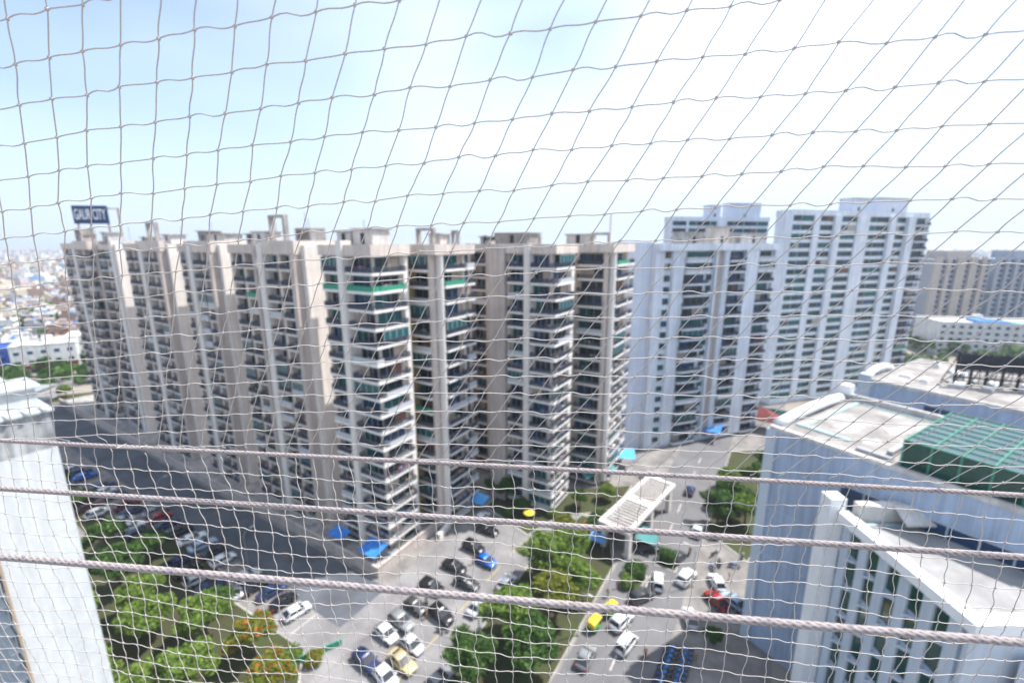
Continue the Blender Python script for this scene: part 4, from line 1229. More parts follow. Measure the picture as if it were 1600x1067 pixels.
for x,y,h,k,c,lab in [(-17.5,-16.2,2.7-PI/2,'sedan',WHT,'white sedan parked alone at the garden edge, away from the row'),(-12.0,-33.5,.9,'sedan',WHT,'white sedan under the trees at the bottom left edge'),
                      (-35.0,-17.0,UP,'sedan',NAV,'navy sedan in the second parking row'),(-31.0,-17.3,UP,'hatch',BLK,'black hatchback in the second parking row'),(-73.0,-19.4,UP,'sedan',MAR,'maroon sedan beside the white block'),(-68.5,-19.2,UP,'hatch',WHT,'white hatchback beside the maroon sedan')]:
    car(lab, x, y, h, k, c[0], c[1], 'cars near the garden')

second = [-98,-94,-90,-85,-81,-77.5,-60,-56,-52,-46,-27,-23]
scol = [WHT,NAV,GRY,WHT,LBL,BLK,SIL,WHT,NAV,LBL,SIL,NAV]
for i,(x,c) in enumerate(zip(second, scol)):
    car('%s %s, %s from the left in the farther line of the shaded lot' % (c[1], ['hatchback','sedan'][i % 2], ordn[i]), x, -17.6 + rnd.uniform(-.3,.3) - (2.0 if x < -60 else 0), UP + rnd.uniform(-.08,.08) - 0.1, ['hatch','sedan'][i % 2], c[0], c[1], 'cars in the farther line of the shaded lot')
for x,y,k,c,lab,h in [(50.3,20.0,'hatch',SIL,'silver hatchback parked on the pavement below the red one',UP+.4),(38.6,4.6,'hatch',GRY,'grey hatchback by the median at the bottom edge',UP),
     (47.3,44.5,'sedan',WHT,'white sedan far up the main road beyond the gate',UP),(52.0,62.5,'suv',WHT,'white off-roader parked by the roadside trees',UP+.2),(43.0,60.0,'hatch',NAV,'navy hatchback on the road behind the gate',UP),
     (33.0,62.0,'sedan',SIL,'silver sedan before the bluish white tower',0.3),(6.0,24.5,'hatch',WHT,'white hatchback beside the ramp wall of the corner tower',UP),(19.6,4.2,'sedan',SIL,'silver sedan at the median kerb',UP)]:
    car(lab, x, y, h, k, c[0], c[1], 'other cars on the roads')
# auto rickshaws
def rickshaw(label, x, y, h):
    A = thing('auto_rickshaw', label, 'auto rickshaw', S(x,y,0.035), SA + h, 'auto rickshaws'); A.scale = (1.15,1.15,1.15)
    gm_ = mat('rickshaw_green', (0.03,0.22,0.08), 0.4); ym = mat('rickshaw_yellow', (0.72,0.50,0.03), 0.5)
    mb = MB()
    vs, fs = loft([(-1.25,[(0.55,0.35),(0.62,0.6),(0.62,0.95),(0.3,0.98)]),(-0.4,[(0.62,0.3),(0.66,0.6),(0.66,0.95),(0.3,0.98)]),(-0.2,[(0.62,0.3),(0.66,0.45),(0.66,0.5),(0.3,0.5)]),(0.55,[(0.5,0.3),(0.55,0.4),(0.5,0.5),(0.3,0.5)]),(0.7,[(0.45,0.3),(0.5,0.5),(0.48,1.0),(0.2,1.02)]),(1.25,[(0.18,0.4),(0.22,0.55),(0.2,0.8),(0.1,0.85)])])
    mb.add(vs, fs); mb.build('body', gm_, A)
    mb = MB()
    vs, fs = loft([(-1.3,[(0.6,0.99),(0.62,1.3),(0.56,1.62),(0.3,1.7)]),(-0.6,[(0.64,1.35),(0.64,1.5),(0.58,1.7),(0.3,1.78)]),(0.5,[(0.58,1.5),(0.58,1.55),(0.52,1.7),(0.3,1.76)]),(0.78,[(0.5,1.5),(0.5,1.52),(0.46,1.6),(0.3,1.64)])])
    mb.add(vs, fs); mb.build('hood', ym, A)
    mb = MB(); mb.add([(0.72,-0.46,1.0),(0.72,0.46,1.0),(0.76,0.46,1.52),(0.76,-0.46,1.52)], [(0,1,2,3)]); mb.build('windscreen', CARGLASS, A)
    mb = MB(); mb.box(-1.0,-0.5,-0.55,0.55,0.985,1.08); mb.box(-1.12,-1.0,-0.55,0.55,0.985,1.4); mb.build('seat', SEATF, A)
    for (wx,wy) in ((-0.85,0.6),(-0.85,-0.6),(1.0,0)):
        w_ = MB().cyl((0,0,0), 0.22, (0,1,0), 0.12, 14).build('wheel', RUBBER, A, (wx,wy,0.22)); MB().cyl((0,0,0), 0.12, (0,1,0), 0.13, 8).build('rim', ALLOY, w_)
    for wy in (-0.56, 0.56):
        MB().tube([(0.7,wy*0.86,1.0),(0.74,wy*0.88,1.52)], 0.03, 5).build('pillar', BLACKST, A)
    MB().cyl((1.27,0,0.72), 0.09, (1,0,0), 0.08, 10).build('headlight', LAMPW, A)
rickshaw('yellow auto rickshaw behind, closer to the white off-roader', 38.9, 14.9, UP-.3)
rickshaw('brighter yellow auto rickshaw in front at the median edge', 37.7, 10.8, UP-.2)

# motorbikes
def bike_meshes():
    d = {}
    w = MB()
    ring = [(0.30*math.cos(2*PI*i/16), 0, 0.30*math.sin(2*PI*i/16)) for i in range(16)]
    w.tube(ring, 0.05, 6, closed=True)
    d['wheel'] = w.mesh('wheel', RUBBER)
    d['rim'] = MB().cyl((0,0,0), 0.2, (0,1,0), 0.05, 10).mesh('rim', ALLOY)
    f = MB()
    f.tube([(0.62,0,0.3),(0.42,0,0.95)], 0.04, 6); f.tube([(0.40,0,0.85),(-0.1,0,0.45),(-0.62,0,0.32)], 0.05, 6)
    f.box(-0.2,0.22,-0.13,0.13,0.28,0.58)
    f.tube([(-0.2,0.15,0.3),(-0.8,0.16,0.42)], 0.05, 6)
    d['frame'] = f.mesh('frame', STEEL)
    s_ = MB(); vs, fs = loft([(-0.85,[(0.06,0.80),(0.12,0.83),(0.11,0.90),(0.05,0.91)]),(-0.4,[(0.1,0.72),(0.15,0.77),(0.14,0.82),(0.05,0.83)]),(0.0,[(0.08,0.70),(0.11,0.75),(0.1,0.79),(0.04,0.80)])]); s_.add(vs, fs)
    d['seat'] = s_.mesh('seat', SEATF)
    h = MB(); h.tube([(0.28,0.36,1.02),(0.40,0.2,1.05),(0.42,-0.2,1.05),(0.28,-0.36,1.02)], 0.02, 5); h.cyl((0.52,0,0.92), 0.09, (1,0,0), 0.1, 10)
    d['handlebar'] = h.mesh('handlebar', PLASTIC)
    return d
BK = bike_meshes()
def tank_mesh(m):
    def fn():
        s_ = MB(); vs, fs = loft([(-0.02,[(0.08,0.62),(0.12,0.70),(0.11,0.80),(0.04,0.83)]),(0.2,[(0.1,0.62),(0.16,0.74),(0.13,0.88),(0.05,0.92)]),(0.40,[(0.06,0.66),(0.1,0.76),(0.09,0.86),(0.03,0.9)])]); s_.add(vs, fs)
        s_.box(-0.7,-0.2,-0.16,0.16,0.55,0.70)
        return s_.mesh('tank', m)
    return cached(('bt', m.name), fn)
def motorbike(label, x, y, h, m, group='motorbikes', lean=0.0):
    B = thing('motorbike', label, 'motorbike', S(x,y,0.035), SA + h, group)
    B.rotation_euler = (lean, 0, SA + h); B.scale = (1.12,1.12,1.12)
    for wx in (0.66, -0.62):
        w_ = obj('wheel', BK['wheel'], B, (wx,0,0.35)); obj('rim', BK['rim'], w_)
    obj('frame', BK['frame'], B); obj('seat', BK['seat'], B); obj('handlebar', BK['handlebar'], B); obj('fuel_tank', tank_mesh(m), B)
    return B
BB = mat('bike_blue', (0.03,0.25,0.70), 0.4); BKM = mat('bike_black', (0.015,0.015,0.02), 0.35); BRM = mat('bike_red', (0.4,0.03,0.03), 0.35)
cnt = 0
for r_ in range(2):
    for i in range(11):
        motorbike('blue motorbike, %s from the bottom edge in the %s line of the pavement rows' % (ordn[i], ['left','right'][r_]), 48.6 + r_*2.1 + 0.04*i, 3.2 + i*0.98 + r_*0.4, 0.35 + rnd.uniform(-.12,.12) + (PI if r_ else 0), BB, 'blue motorbikes in a double line', 0.1)
for x,y,h,lab,m in [(45.9,9.6,UP,'maroon motorbike being ridden beside the white van',BRM),(50.8,44.6,UP+PI,'motorbike being ridden near the office block corner',BKM),(52.6,36.6,UP+.3,'motorbike standing behind the white parked hatchback',BKM),
                    (51.6,34.6,UP+.5,'blue motorbike near the white parked hatchback',BB),(56.2,41.0,UP,'grey motorbike by the office wall',mat('bike_grey',(0.3,0.31,0.33),0.4)),(47.2,36.8,UP,'motorbike being ridden ahead of the dark hatchback',BKM),
                    (40.8,27.6,UP-.4,'motorbike being ridden beside the gate island',BKM),(11.9,-4.0+4,-.6,'motorbike between the parked cars of the junction',BKM),(17.5,-2.6,.4,'motorbike behind the black off-roader',BKM),(53.8,22.6,.3,'black motorbike leaning by the office wall, nearest the bottom',BKM),(54.6,24.0,.5,'red motorbike beside the red parked hatchback',BRM),(51.4,38.8,1.0,'black motorbike on the pavement before the gate trees',BKM),(55.0,37.2,.2,'blue motorbike against the office wall',BB)]:
    motorbike(lab, x, y, h, m)

# people: one continuous skinned body each
def person_mesh(pose, seed):
    """joints -> skin modifier -> mesh with three material zones"""
    J = {'pelvis':(0,0,0.95),'chest':(0,0,1.28),'neck':(0,0,1.48),'head':(0.02,0,1.60),'crown':(0.02,0,1.70)}
    if pose == 'walk':
        leg = [((0,0.09,0.9),(0.14,0.1,0.52),(0.02,0.1,0.09),(0.16,0.1,0.04)), ((0,-0.09,0.9),(-0.02,-0.1,0.5),(-0.28,-0.1,0.13),(-0.16,-0.1,0.04))]
        arm = [((0,0.2,1.42),(-0.08,0.25,1.15),(0.06,0.26,0.93),(0.10,0.26,0.85)), ((0,-0.2,1.42),(0.06,-0.25,1.15),(0.2,-0.25,0.96),(0.25,-0.25,0.90))]
    elif pose == 'ride':
        dz = -0.12
        leg = [((0,0.1,0.80),(0.36,0.2,0.72),(0.22,0.2,0.36),(0.34,0.2,0.30)), ((0,-0.1,0.80),(0.36,-0.2,0.72),(0.22,-0.2,0.36),(0.34,-0.2,0.30))]
        arm = [((0.1,0.2,1.28),(0.22,0.28,1.05),(0.46,0.3,1.03),(0.53,0.3,1.04)), ((0.1,-0.2,1.28),(0.22,-0.28,1.05),(0.46,-0.3,1.03),(0.53,-0.3,1.04))]
        J = {'pelvis':(0,0,0.86),'chest':(0.06,0,1.14),'neck':(0.10,0,1.34),'head':(0.13,0,1.46),'crown':(0.13,0,1.56)}
    else:
        leg = [((0,0.09,0.9),(0.02,0.1,0.5),(-0.01,0.11,0.09),(0.13,0.12,0.04)), ((0,-0.09,0.9),(0.03,-0.1,0.5),(0,-0.11,0.09),(0.14,-0.12,0.04))]
        arm = [((0,0.2,1.42),(0,0.26,1.15),(0.05,0.25,0.92),(0.07,0.25,0.84)), ((0,-0.2,1.42),(0,-0.26,1.15),(0.05,-0.25,0.92),(0.07,-0.25,0.84))]
    vs = [J['pelvis'], J['chest'], J['neck'], J['head'], J['crown']]
    rad = [(0.15,0.12),(0.17,0.12),(0.06,0.06),(0.10,0.09),(0.07,0.07)]
    ed = [(0,1),(1,2),(2,3),(3,4)]
    for l in leg:
        k = len(vs); vs += list(l); rad += [(0.095,0.095),(0.065,0.065),(0.045,0.045),(0.035,0.035)]
        ed += [(0,k),(k,k+1),(k+1,k+2),(k+2,k+3)]
    for a_ in arm:
        k = len(vs); vs += list(a_); rad += [(0.06,0.06),(0.045,0.045),(0.035,0.035),(0.035,0.025)]
        ed += [(1,k),(k,k+1),(k+1,k+2),(k+2,k+3)]
    me = bpy.data.meshes.new('body'); me.from_pydata(vs, ed, [])
    o = bpy.data.objects.new('tmp_person', me); COL.objects.link(o)
    sk = o.modifiers.new('skin', 'SKIN'); sb = o.modifiers.new('sub', 'SUBSURF'); sb.levels = 1; sb.render_levels = 1
    sv = me.skin_vertices[0].data
    for i,r_ in enumerate(rad): sv[i].radius = r_
    sv[0].use_root = True
    dg = bpy.context.evaluated_depsgraph_get(); dg.update()
    out = bpy.data.meshes.new_from_object(o.evaluated_get(dg))
    bpy.data.objects.remove(o, do_unlink=True)
    neck = J['neck'][2]; waist = J['pelvis'][2]+0.02
    for p in out.polygons:
        c = p.center
        p.use_smooth = True
        if c.z > neck+0.0: p.material_index = 3 if (c.z > neck+0.17 or (c.x < J['head'][0]-0.03 and c.z > neck+0.08)) else 0
        elif c.z < 0.08 and pose != 'ride': p.material_index = 4
        elif abs(c.y) > 0.22 and c.z < neck-0.42 and c.z > waist-0.15: p.material_index = 0
        elif c.z > waist or (pose == 'ride' and c.x < 0.12 and c.z > waist-0.05): p.material_index = 1
        else: p.material_index = 2
    return out
SKIN = mat('skin', (0.30,0.17,0.10), 0.6); HAIR = mat('hair', (0.012,0.010,0.009), 0.6); SHOE = mat('shoe', (0.03,0.025,0.02), 0.6)
PM = {}
def person(label, x, y, h, pose, shirt, trouser, z=0.035):
    key = pose
    if key not in PM: PM[key] = person_mesh(pose, 0)
    me = PM[key].copy()
    me.materials.clear()
    for m in (SKIN, mat('shirt_%s' % shirt[0], shirt[1], 0.85), mat('trousers_%s' % trouser[0], trouser[1], 0.85), HAIR, SHOE): me.materials.append(m)
    o = obj('person', me, None, S(x,y,z), SA + h)
    o.scale = (1.1,1.1,1.1)
    tag(o, label, 'person', 'people on the roads')
    return o
WS=('white',(.7,.7,.7)); BS=('blue',(.1,.2,.45)); RS=('red',(.5,.06,.06)); KS=('dark',(.03,.03,.04)); GS=('grey',(.3,.3,.32)); YS=('ochre',(.5,.33,.1)); JN=('denim',(.05,.08,.17)); KH=('khaki',(.3,.24,.15))
for a_ in [
 ('person in a red shirt riding the motorbike beside the white van',45.9-.15,9.6,UP,'ride',RS,KS),
 ('person in a dark shirt riding the motorbike near the office corner',50.8,44.6+.15,UP+PI,'ride',KS,JN),
 ('person in a blue shirt riding the motorbike ahead of the dark hatchback',47.2,36.8-.15,UP,'ride',BS,KS),
 ('person in a grey shirt riding the motorbike beside the gate island',40.8-.1,27.6-.15,UP-.4,'ride',GS,JN),
 ('person in an ochre shirt walking between the junction cars and the black off-roader',13.6,-2.0,.7,'walk',YS,KS),
 ('person in a dark shirt walking beside the blue hatchback',12.6,12.2,-1.6,'walk',KS,KH),
 ('person in a blue shirt walking by the median edge near the shrubs',37.2,17.8,1.2,'walk',BS,JN),
 ('person in a white shirt standing at the near gate island',38.0,20.6,2.4,'stand',WS,KS),
 ('person in a dark shirt standing on the pavement by the parked hatchbacks',54.6,33.0,3.2,'stand',KS,JN),
 ('person in a grey shirt walking on the pavement beside the blue motorbikes',52.4,12.6,1.8,'walk',GS,KS),
 ('person in a red shirt walking on the shaded road by the tower',-18.0,-6.0,2.8,'walk',RS,KS),
 ('person in a white shirt walking in the tower shadow',-45.0,-5.5,3.0,'walk',WS,JN)]:
    person(*a_)
# small red vehicle by the roadside trees: a cargo cart
rc = thing('cargo_cart', 'small red three-wheeled cargo cart at the far roadside', 'cart', S(52.5,53.5,0.035), SA + UP)
mb = MB(); mb.box(-1.2,0.3,-0.6,0.6,0.5,1.15); mb.build('box', REDROOF, rc)
mb = MB(); vs, fs = loft([(0.35,[(0.45,0.4),(0.5,0.7),(0.5,1.1),(0.2,1.12)]),(0.6,[(0.45,0.4),(0.5,0.7),(0.48,1.55),(0.2,1.62)]),(1.0,[(0.4,0.4),(0.46,0.7),(0.4,1.5),(0.2,1.55)]),(1.35,[(0.25,0.45),(0.3,0.7),(0.26,0.95),(0.1,1.0)])]); mb.add(vs,fs); mb.build('cab', REDROOF, rc)
for (wx,wy) in ((-0.8,0.6),(-0.8,-0.6),(1.05,0)):
    MB().cyl((0,0,0),0.24,(0,1,0),0.12,14).build('wheel', RUBBER, rc, (wx,wy,0.24))

# ------------------------------------------------------------------ low-rise city
HW = [mat('house_white',(0.66,0.66,0.64),0.9,0.15,0.3,0.2), mat('house_cream',(0.58,0.50,0.40),0.9,0.15,0.3,0.2), mat('house_brick',(0.28,0.19,0.15),0.9,0.2,0.5), mat('house_grey',(0.42,0.42,0.43),0.9,0.2,0.3,0.2), mat('house_blue',(0.20,0.33,0.50),0.9,0.15,0.3,0.1), mat('house_pink',(0.50,0.40,0.36),0.9,0.15,0.3,0.2)]
def house_mesh(kind):
    r2 = random.Random(kind+90)
    w = r2.uniform(8,14); d = r2.uniform(8,13); n = r2.choice([2,3,3,4]); h = n*3.1
    parts = {}
    mb = MB(); mb.box(-w/2,w/2,-d/2,d/2,0,h); parts['wall'] = mb
    p = MB(); t = 0.2
    p.box(-w/2-0.1,w/2+0.1,-d/2-0.1,-d/2+t,h+0.002,h+0.95); p.box(-w/2-0.1,w/2+0.1,d/2-t,d/2+0.1,h+0.002,h+0.95); p.box(-w/2-0.1,-w/2+t,-d/2+t,d/2-t,h+0.002,h+0.95); p.box(w/2-t,w/2+0.1,-d/2+t,d/2-t,h+0.002,h+0.95)
    parts['parapet'] = p
    s_ = MB(); a = r2.uniform(-w/4,w/4); s_.box(a-1.6,a+1.6,d/2-4,d/2-0.8,h+0.003,h+2.7); s_.box(a-1.9,a+1.9,d/2-4.3,d/2-0.5,h+2.7,h+2.85); parts['stair_head'] = s_
    k = MB(); x = -a*0.8; k.cyl((x,-d/4,h+1.0),0.8,(0,0,1),1.6,12); k.cyl((x,-d/4,h+1.85),0.35,(0,0,1),0.12,10); parts['water_tank'] = k
    win = MB()
    for f in range(n):
        m_ = 3
        for i in range(m_):
            cx = -w/2 + w*(i+0.5)/m_
            win.box(cx-0.8,cx+0.8,-d/2-0.06,-d/2-0.003,f*3.1+0.9,f*3.1+2.3)
            cy = -d/2 + d*(i+0.5)/m_
            win.box(w/2+0.003,w/2+0.06,cy-0.7,cy+0.7,f*3.1+0.9,f*3.1+2.3)
    parts['windows'] = win
    sl = MB()
    for f in range(1,n+1): sl.box(-w/2-0.05,w/2+0.05,-d/2-1.0,-d/2-0.002,f*3.1-0.15,f*3.1)
    parts['balcony_slab'] = sl
    return parts
HK = [house_mesh(k) for k in range(6)]
HM = {}
def house(x, y, rz, k, wm, s, label, group):
    o = thing('house', label, 'house', (x,y,0), rz, group)
    o.scale = (s,s,s*rnd.uniform(0.8,1.15))
    for nme, mb in HK[k].items():
        m = {'wall':wm,'parapet':wm,'stair_head':wm,'water_tank':PLASTIC if k % 2 else BLUETARP,'windows':GLASS,'balcony_slab':SLABW}[nme]
        me = cached(('house', k, nme, m.name), lambda: mb.mesh(nme, m))
        c = obj(nme, me, o)
        if nme == 'windows': c['kind'] = 'stuff'
# named blocks at the left
def lowblock(label, x, y, rz, w, d, h, m, sign=None, floors=3):
    B = thing('low_building', label, 'building', (x,y,0), rz)
    mb = MB(); mb.box(-w/2,w/2,-d/2,d/2,0,h); mb.build('wall', m, B)
    mb = MB(); t=0.25
    mb.box(-w/2-0.1,w/2+0.1,-d/2-0.1,-d/2+t,h+0.002,h+1); mb.box(-w/2-0.1,w/2+0.1,d/2-t,d/2+0.1,h+0.002,h+1); mb.box(-w/2-0.1,-w/2+t,-d/2+t,d/2-t,h+0.002,h+1); mb.box(w/2-t,w/2+0.1,-d/2+t,d/2-t,h+0.002,h+1)
    mb.build('parapet', m, B)
    fh_ = h/floors
    wm_ = MB(); wm_.box(-0.9,0.9,-0.06,-0.003,0,1.5); wm_ = wm_.mesh('window', GLASSB)
    n = max(2,int(w/4))
    for f in range(floors):
        for i in range(n):
            obj('window', wm_, B, (-w/2+w*(i+.5)/n, -d/2, f*fh_+1.0))
    if sign:
        mb = MB(); mb.box(-w/2,w/2,-d/2-0.5,-d/2-0.11,fh_*0.72,fh_*1.08); mb.build('shop_fascia', sign, B)
    mb = MB(); mb.box(-1.8,1.8,d/2-4.2,d/2-0.6,h+0.003,h+2.7); mb.build('stair_head', m, B)
    return B
lowblock('white low building with a red shop fascia beyond the last tower', -222, 208, R(38), 22, 16, 13, HW[0], REDROOF)
lowblock('larger white low building against the last beige tower', -214, 228, R(36), 24, 18, 14, HW[0])
lowblock('bright blue low building at the left edge', -236, 196, R(40), 14, 12, 13, mat('house_royal',(0.04,0.12,0.48),0.8,0.1,0.4), None, 4)
# pale sheds at the left edge beyond the white block
for (x,y,w,d,lab) in [(-196,158,34,16,'long pale sheet-roofed shed at the left edge'),(-176,146,20,12,'short pale sheet-roofed shed nearer the towers')]:
    B = thing('shed', lab, 'shed', (x,y,0), R(12))
    mb = MB(); mb.box(-w/2,w/2,-d/2,d/2,0,5); mb.build('wall', HW[3], B)
    mb = MB(); mb.add([(-w/2-.6,-d/2-.6,5.0),(w/2+.6,-d/2-.6,5.0),(w/2+.6,0,7.2),(-w/2-.6,0,7.2),(-w/2-.6,d/2+.6,5.0),(w/2+.6,d/2+.6,5.0)], [(0,1,2,3),(3,2,5,4),(0,3,4),(1,5,2)]); mb.build('roof', SHEET, B)
# verges of the far lane
for k,(poly) in enumerate([[(-205,150),(-150,172),(-156,180),(-212,160)],[(-226,186),(-186,200),(-190,206),(-232,193)]]):
    mb = MB(); mb.add([(x,y,0.03) for x,y in poly], [tuple(range(len(poly)))]); tag(mb.build('verge', SOIL), kind='structure')
mb = MB(); mb.add([(-240,168,0.025),(-150,196,0.025),(-156,208,0.025),(-246,180,0.025)], [(0,1,2,3)]); tag(mb.build('lane', CONCR), kind='structure')
for k,(x,y,s_) in enumerate([(-166,176,.9),(-176,168,.8),(-190,172,.7),(-205,190,.8),(-158,166,.75)]):
    tree(['bright green tree at the foot of the last tower','green tree beside the far lane','small green tree on the lane verge','green tree before the white low building','tree in the shade of the last tower'][k], (x,y,0), k % 3, LEAF if k < 2 else LEAFD, s_, k, 'trees by the far lane')

r3 = random.Random(21)
placed = []
count = 0
tries = 0
while count < 290 and tries < 20000:
    tries += 1
    d = 235*math.exp(r3.random()*1.15)
    az = R(r3.uniform(-58, -36))
    x, y = d*math.sin(az)*1.0, d*math.cos(az)
    if y < 150: continue
    if any((x-a)**2+(y-b)**2 < 150 for a,b in placed): continue
    if math.hypot(x+222,y-208) < 20 or math.hypot(x+214,y-228) < 21 or math.hypot(x+236,y-196) < 15 or (y < 212 and x > -245): continue
    # keep clear of the estate
    dx, dy = x-C0.x, y-C0.y
    sx = dx*math.cos(SA)+dy*math.sin(SA); sy = -dx*math.sin(SA)+dy*math.cos(SA)
    if sx > -168 and sy < 30: continue
    placed.append((x,y))
    k = r3.randrange(6); wi = r3.choices(range(6), [5,3,3,3,1,2])[0]
    nm = ['white','cream','brick','grey','blue','pink'][wi]
    house(x, y, R(r3.choice([35,38,125,128])+r3.uniform(-4,4)), k, HW[wi], 1.0, 'low %s house with rooftop stair head among the houses of the far city' % nm, '%s houses of the far city' % nm)
    count += 1
# everything farther: one mass of houses up to the horizon
mb = MB()
for i in range(9000):
    d = 640*math.exp(r3.random()*1.9)
    az = R(r3.uniform(-62, 62))
    x, y = d*math.sin(az), d*math.cos(az)
    w = r3.uniform(7,16); dd = r3.uniform(7,16); h = r3.choice([6,9,9,12,15]); a = r3.uniform(0,PI/2)
    ca, sa = math.cos(a), math.sin(a)
    q = [(x+ca*u-sa*v, y+sa*u+ca*v) for u,v in ((-w/2,-dd/2),(w/2,-dd/2),(w/2,dd/2),(-w/2,dd/2))]
    mi = r3.choices(range(6), [5,3,3,3,1,2])[0]
    mb.prism(q, 0, h, mi)
    mb.prism([(x+ca*u-sa*v, y+sa*u+ca*v) for u,v in ((-1.5,-1.5),(1.5,-1.5),(1.5,1.5),(-1.5,1.5))], h, h+2.6, mi)
tag(mb.build('far_city', HW), 'dense low-rise city fading into haze up to the horizon', 'city', kind='stuff')
# trees scattered in the far city, one mass
mb = MB()
for i in range(1500):
    d = 260*math.exp(r3.random()*2.2); az = R(r3.uniform(-60,-36)) if i % 2 else R(r3.uniform(36,60))
    x, y = d*math.sin(az), d*math.cos(az)
    dx, dy = x-C0.x, y-C0.y
    sx = dx*math.cos(SA)+dy*math.sin(SA); sy = -dx*math.sin(SA)+dy*math.cos(SA)
    if az < 0 and sx > -172 and sy < 40: continue
    if az > 0 and d < 330: continue
    s_ = r3.uniform(2.5,4.5)
    for _ in range(14):
        q = Vector((x,y,s_*1.3)) + Vector((r3.gauss(0,1),r3.gauss(0,1),r3.gauss(0,1))).normalized()*s_*0.8
        a = Vector((r3.gauss(0,1),r3.gauss(0,1),r3.gauss(0,1))).normalized()*s_*0.5; b = a.orthogonal()*0.8
        mb.add([q-a,q+b,q+a,q-b], [(0,1,2,3)])
tag(mb.build('far_trees', LEAFD), 'scattered trees among the far city houses', 'trees', kind='stuff')
# white office at the far right
WO = lowblock('white office with rows of small windows at the far right edge', 262, 243, R(-14), 56, 22, 17, HW[0], None, 5)
mb = MB(); mb.box(-8,6,-6,4,17.003,18.2); mb.build('roof_sheet', BLUETARP, WO)
mb = MB(); mb.box(8,22,-8,-2,17.003,17.9); mb.build('roof_cover', mat('sheet_mint',(0.2,0.55,0.5),0.7), WO)

# ------------------------------------------------------------------ haze
hz = MB(); hz.box(-6200, 6200, -350, 9200, -1, 84)
hm = bpy.data.materials.new('haze_air'); hm.use_nodes = True
nt = hm.node_tree
nt.nodes.clear()
ho = nt.nodes.new('ShaderNodeOutputMaterial'); hv = nt.nodes.new('ShaderNodeVolumePrincipled')
hv.inputs['Color'].default_value = (0.80, 0.89, 1.0, 1)
hv.inputs['Density'].default_value = 0.00022
hv.inputs['Anisotropy'].default_value = 0.2
nt.links.new(hv.outputs['Volume'], ho.inputs['Volume'])
tag(hz.build('haze', hm), 'pale blue haze over the city', 'haze', kind='stuff')

# ------------------------------------------------------------------ balcony net and ropes (close to the lens)
O3 = Vector((-0.56273, 0.56789, 0.21144 + EYE)); E1 = Vector((0.044690, -0.0045217, 0.0027115)); E2 = Vector((-0.0219357, 0.0164794, -0.0388554))
CX = [-0.00648, 0.02269, 0.00713, -0.02047, 0.01023, -0.00093]
CZ = [-0.01293, 0.04764, -0.00308, -0.02901, -0.01198, 0.02436]
U1 = E1.normalized()
def node(i, j):
    a = max(-0.4, min(1.9, i/20)); b = max(-0.4, min(1.4, j/10))
    q = [1,a,b,a*a,a*b,b*b]
    return O3 + E1*i + E2*j + U1*sum(c*t for c,t in zip(CX,q)) + Vector((0,0,1))*sum(c*t for c,t in zip(CZ,q))
ROPE_Z = EYE - 0.412; KY = -0.104
def rope_pt(y0, x): return Vector((x, y0 + KY*x, ROPE_Z))
twm = bpy.data.materials.new('twine'); twm.use_nodes = True
tb_ = twm.node_tree.nodes['Principled BSDF']; tb_.inputs['Base Color'].default_value = (0.5,0.46,0.43,1); tb_.inputs['Roughness'].default_value = 0.8
nn = twm.node_tree.nodes.new('ShaderNodeTexNoise'); nn.inputs['Scale'].default_value = 900; nn.inputs['Detail'].default_value = 3
rp = twm.node_tree.nodes.new('ShaderNodeValToRGB'); rp.color_ramp.elements[0].color = (0.30,0.27,0.25,1); rp.color_ramp.elements[1].color = (0.62,0.58,0.54,1)
tcn = twm.node_tree.nodes.new('ShaderNodeTexCoord')
twm.node_tree.links.new(tcn.outputs['Object'], nn.inputs['Vector']); twm.node_tree.links.new(nn.outputs['Fac'], rp.inputs['Fac']); twm.node_tree.links.new(rp.outputs['Color'], tb_.inputs['Base Color'])
net = thing('balcony_net', 'knotted pale twine safety net stretched across the whole view', 'net', (0,0,0))
tw = MB(); tw.smooth = True
kn = MB(); kn.smooth = True
rn = random.Random(5)
TR = 0.00076
def strand(p, q, side, amp, n=6, r=TR):
    d = q - p
    pts = []
    for k in range(n+1):
        t = k/n
        pts.append(p + d*t + side*(amp*math.sin(2*PI*t)*(1-0.15*t)))
    tw.tube(pts, r, 5, cap=False)
def knot(p, s=1.0):
    k = len(kn.v)
    r = 0.0019*s
    ax = [Vector((rn.gauss(0,1),rn.gauss(0,1),rn.gauss(0,1))).normalized() for _ in range(2)]
    rings = 4; seg = 6
    vs = []; fs = []
    for a in range(rings+1):
        th = PI*a/rings
        for b in range(seg):
            ph = 2*PI*b/seg
            v = Vector((math.sin(th)*math.cos(ph), math.sin(th)*math.sin(ph), math.cos(th)))
            f = 1 + 0.35*v.dot(ax[0])**2 - 0.2*v.dot(ax[1])
            vs.append(p + v*r*f)
    for a in range(rings):
        for b in range(seg):
            fs.append((a*seg+b, a*seg+(b+1)%seg, (a+1)*seg+(b+1)%seg, (a+1)*seg+b))
    kn.add(vs, fs)
ROPE_Y = 0.772
def below_rope(p):      # has the net dropped past the outermost rope?
    return p.z < ROPE_Z + 0.004
grid = {}
for i in range(-16, 58):
    for j in range(-9, 25):
        p = node(i, j) + Vector((rn.gauss(0,1),rn.gauss(0,1),rn.gauss(0,1)))*0.0012
        if abs(p.x) > 1.75 or p.z > EYE + 0.62: continue
        grid[(i,j)] = p
ends = []
E2n = E2.normalized()
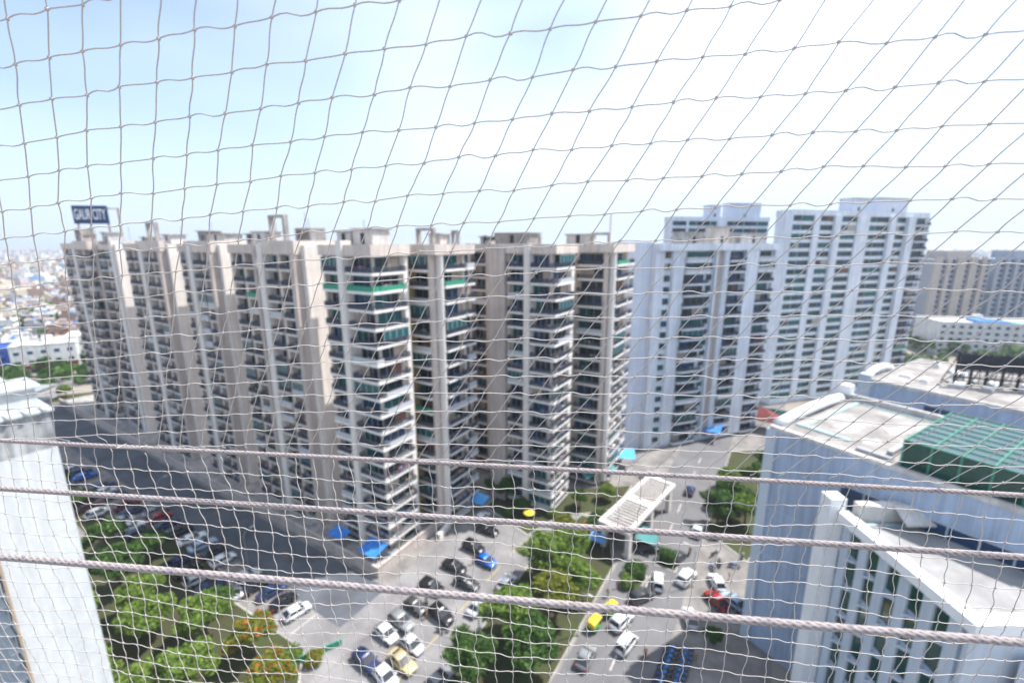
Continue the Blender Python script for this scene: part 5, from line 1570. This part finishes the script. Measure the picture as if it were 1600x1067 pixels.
for (i,j), p in grid.items():
    if below_rope(p): continue
    knot(p)
    q = grid.get((i+1,j))
    if q is not None and not below_rope(q):
        strand(p, q, -E2n, 0.0022*(1 if (i+j) % 2 else 0.45)*rn.uniform(0.2,1.5))
    q = grid.get((i,j+1))
    if q is not None:
        if not below_rope(q):
            strand(p, q, U1, 0.0009*rn.uniform(-1,1.4))
        else:
            e = p + (q-p)*((p.z-ROPE_Z)/max(1e-4, p.z-q.z))
            e = Vector((e.x, ROPE_Y + KY*e.x + 0.004, ROPE_Z + 0.004))
            strand(p, e, U1, 0.003*rn.uniform(-1,1))
# the part of the net hanging below the ropes
CW, CHt = 0.0392, 0.0445
lo = {}
for i in range(-44, 45):
    for j in range(0, 22):
        x = i*CW + rn.gauss(0,0.0013) + 0.004*math.sin(j*0.7+i*0.15)
        z = ROPE_Z - 0.006 - j*CHt + rn.gauss(0,0.0012) - 0.004*math.sin(i*0.35)
        y = ROPE_Y + KY*x + 0.010*math.sin(j*0.5+0.4*i) + 0.0025*j
        lo[(i,j)] = Vector((x,y,z))
for (i,j), p in lo.items():
    if j > 0: knot(p, 1.0)
    q = lo.get((i+1,j))
    if q is not None and j > 0: strand(p, q, Vector((0,0,1)), 0.0020*rn.uniform(0.5,1.4)*(1 if (i+j) % 2 else -0.6))
    q = lo.get((i,j+1))
    if q is not None: strand(p, q, U1, 0.0022*rn.uniform(0.3,1.4)*(1 if (i+j) % 2 else -1))
tw.build('twine', twm, net)
kn.build('knots', twm, net)

# braided ropes
def rope(label, y0, x0=-1.9, x1=1.9, r=0.0041, seed=0):
    NL, NA = 1500, 16
    vs = []; fs = []; cols = []
    r2 = random.Random(seed)
    pitch = 0.021
    for a in range(NL+1):
        x = x0 + (x1-x0)*a/NL
        c = rope_pt(y0, x) + Vector((0, 0.0016*math.sin(x*3.1+seed), 0.0035*math.cos(x*1.3+seed) - 0.0035))
        for b in range(NA):
            th = 2*PI*b/NA
            s1 = math.sin(4*th + 2*PI*x/pitch*2); s2 = math.sin(4*th - 2*PI*x/pitch*2)
            h = max(s1, s2)
            over = s1 > s2
            rr_ = r*(1 + 0.11*h + 0.03*noise.noise(Vector((x*260, th*2, seed))))
            vs.append((c.x, c.y + rr_*math.cos(th), c.z + rr_*math.sin(th)))
            n_ = 0.5+0.5*noise.noise(Vector((x*420, th*3.1, seed+5)))
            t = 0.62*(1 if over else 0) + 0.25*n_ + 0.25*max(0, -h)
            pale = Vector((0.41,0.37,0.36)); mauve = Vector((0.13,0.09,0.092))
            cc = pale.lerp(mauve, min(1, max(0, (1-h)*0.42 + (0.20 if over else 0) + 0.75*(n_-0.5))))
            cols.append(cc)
    for a in range(NL):
        for b in range(NA):
            fs.append((a*NA+b, a*NA+(b+1)%NA, (a+1)*NA+(b+1)%NA, (a+1)*NA+b))
    me = bpy.data.meshes.new('rope'); me.from_pydata(vs, [], fs)
    ca_ = me.color_attributes.new('fibre', 'FLOAT_COLOR', 'POINT')
    flat = []
    for c in cols: flat += [c.x, c.y, c.z, 1]
    ca_.data.foreach_set('color', flat)
    me.polygons.foreach_set('use_smooth', [True]*len(fs))
    m = MATS.get('rope_fibre')
    if not m:
        m = mat('rope_fibre', (0.6,0.55,0.55), 0.85)
        at_ = m.node_tree.nodes.new('ShaderNodeVertexColor'); at_.layer_name = 'fibre'
        m.node_tree.links.new(at_.outputs['Color'], m.node_tree.nodes['Principled BSDF'].inputs['Base Color'])
    me.materials.append(m)
    o = obj('rope', me)
    return tag(o, label, 'rope', 'ropes strung across the balcony')
rope('upper mauve braided rope, the thinnest-looking of the three, where the net folds', ROPE_Y, seed=1)
rope('middle mauve braided rope between the other two', 0.606, seed=2)
rope('lowest and thickest-looking mauve braided rope', 0.457, seed=3)
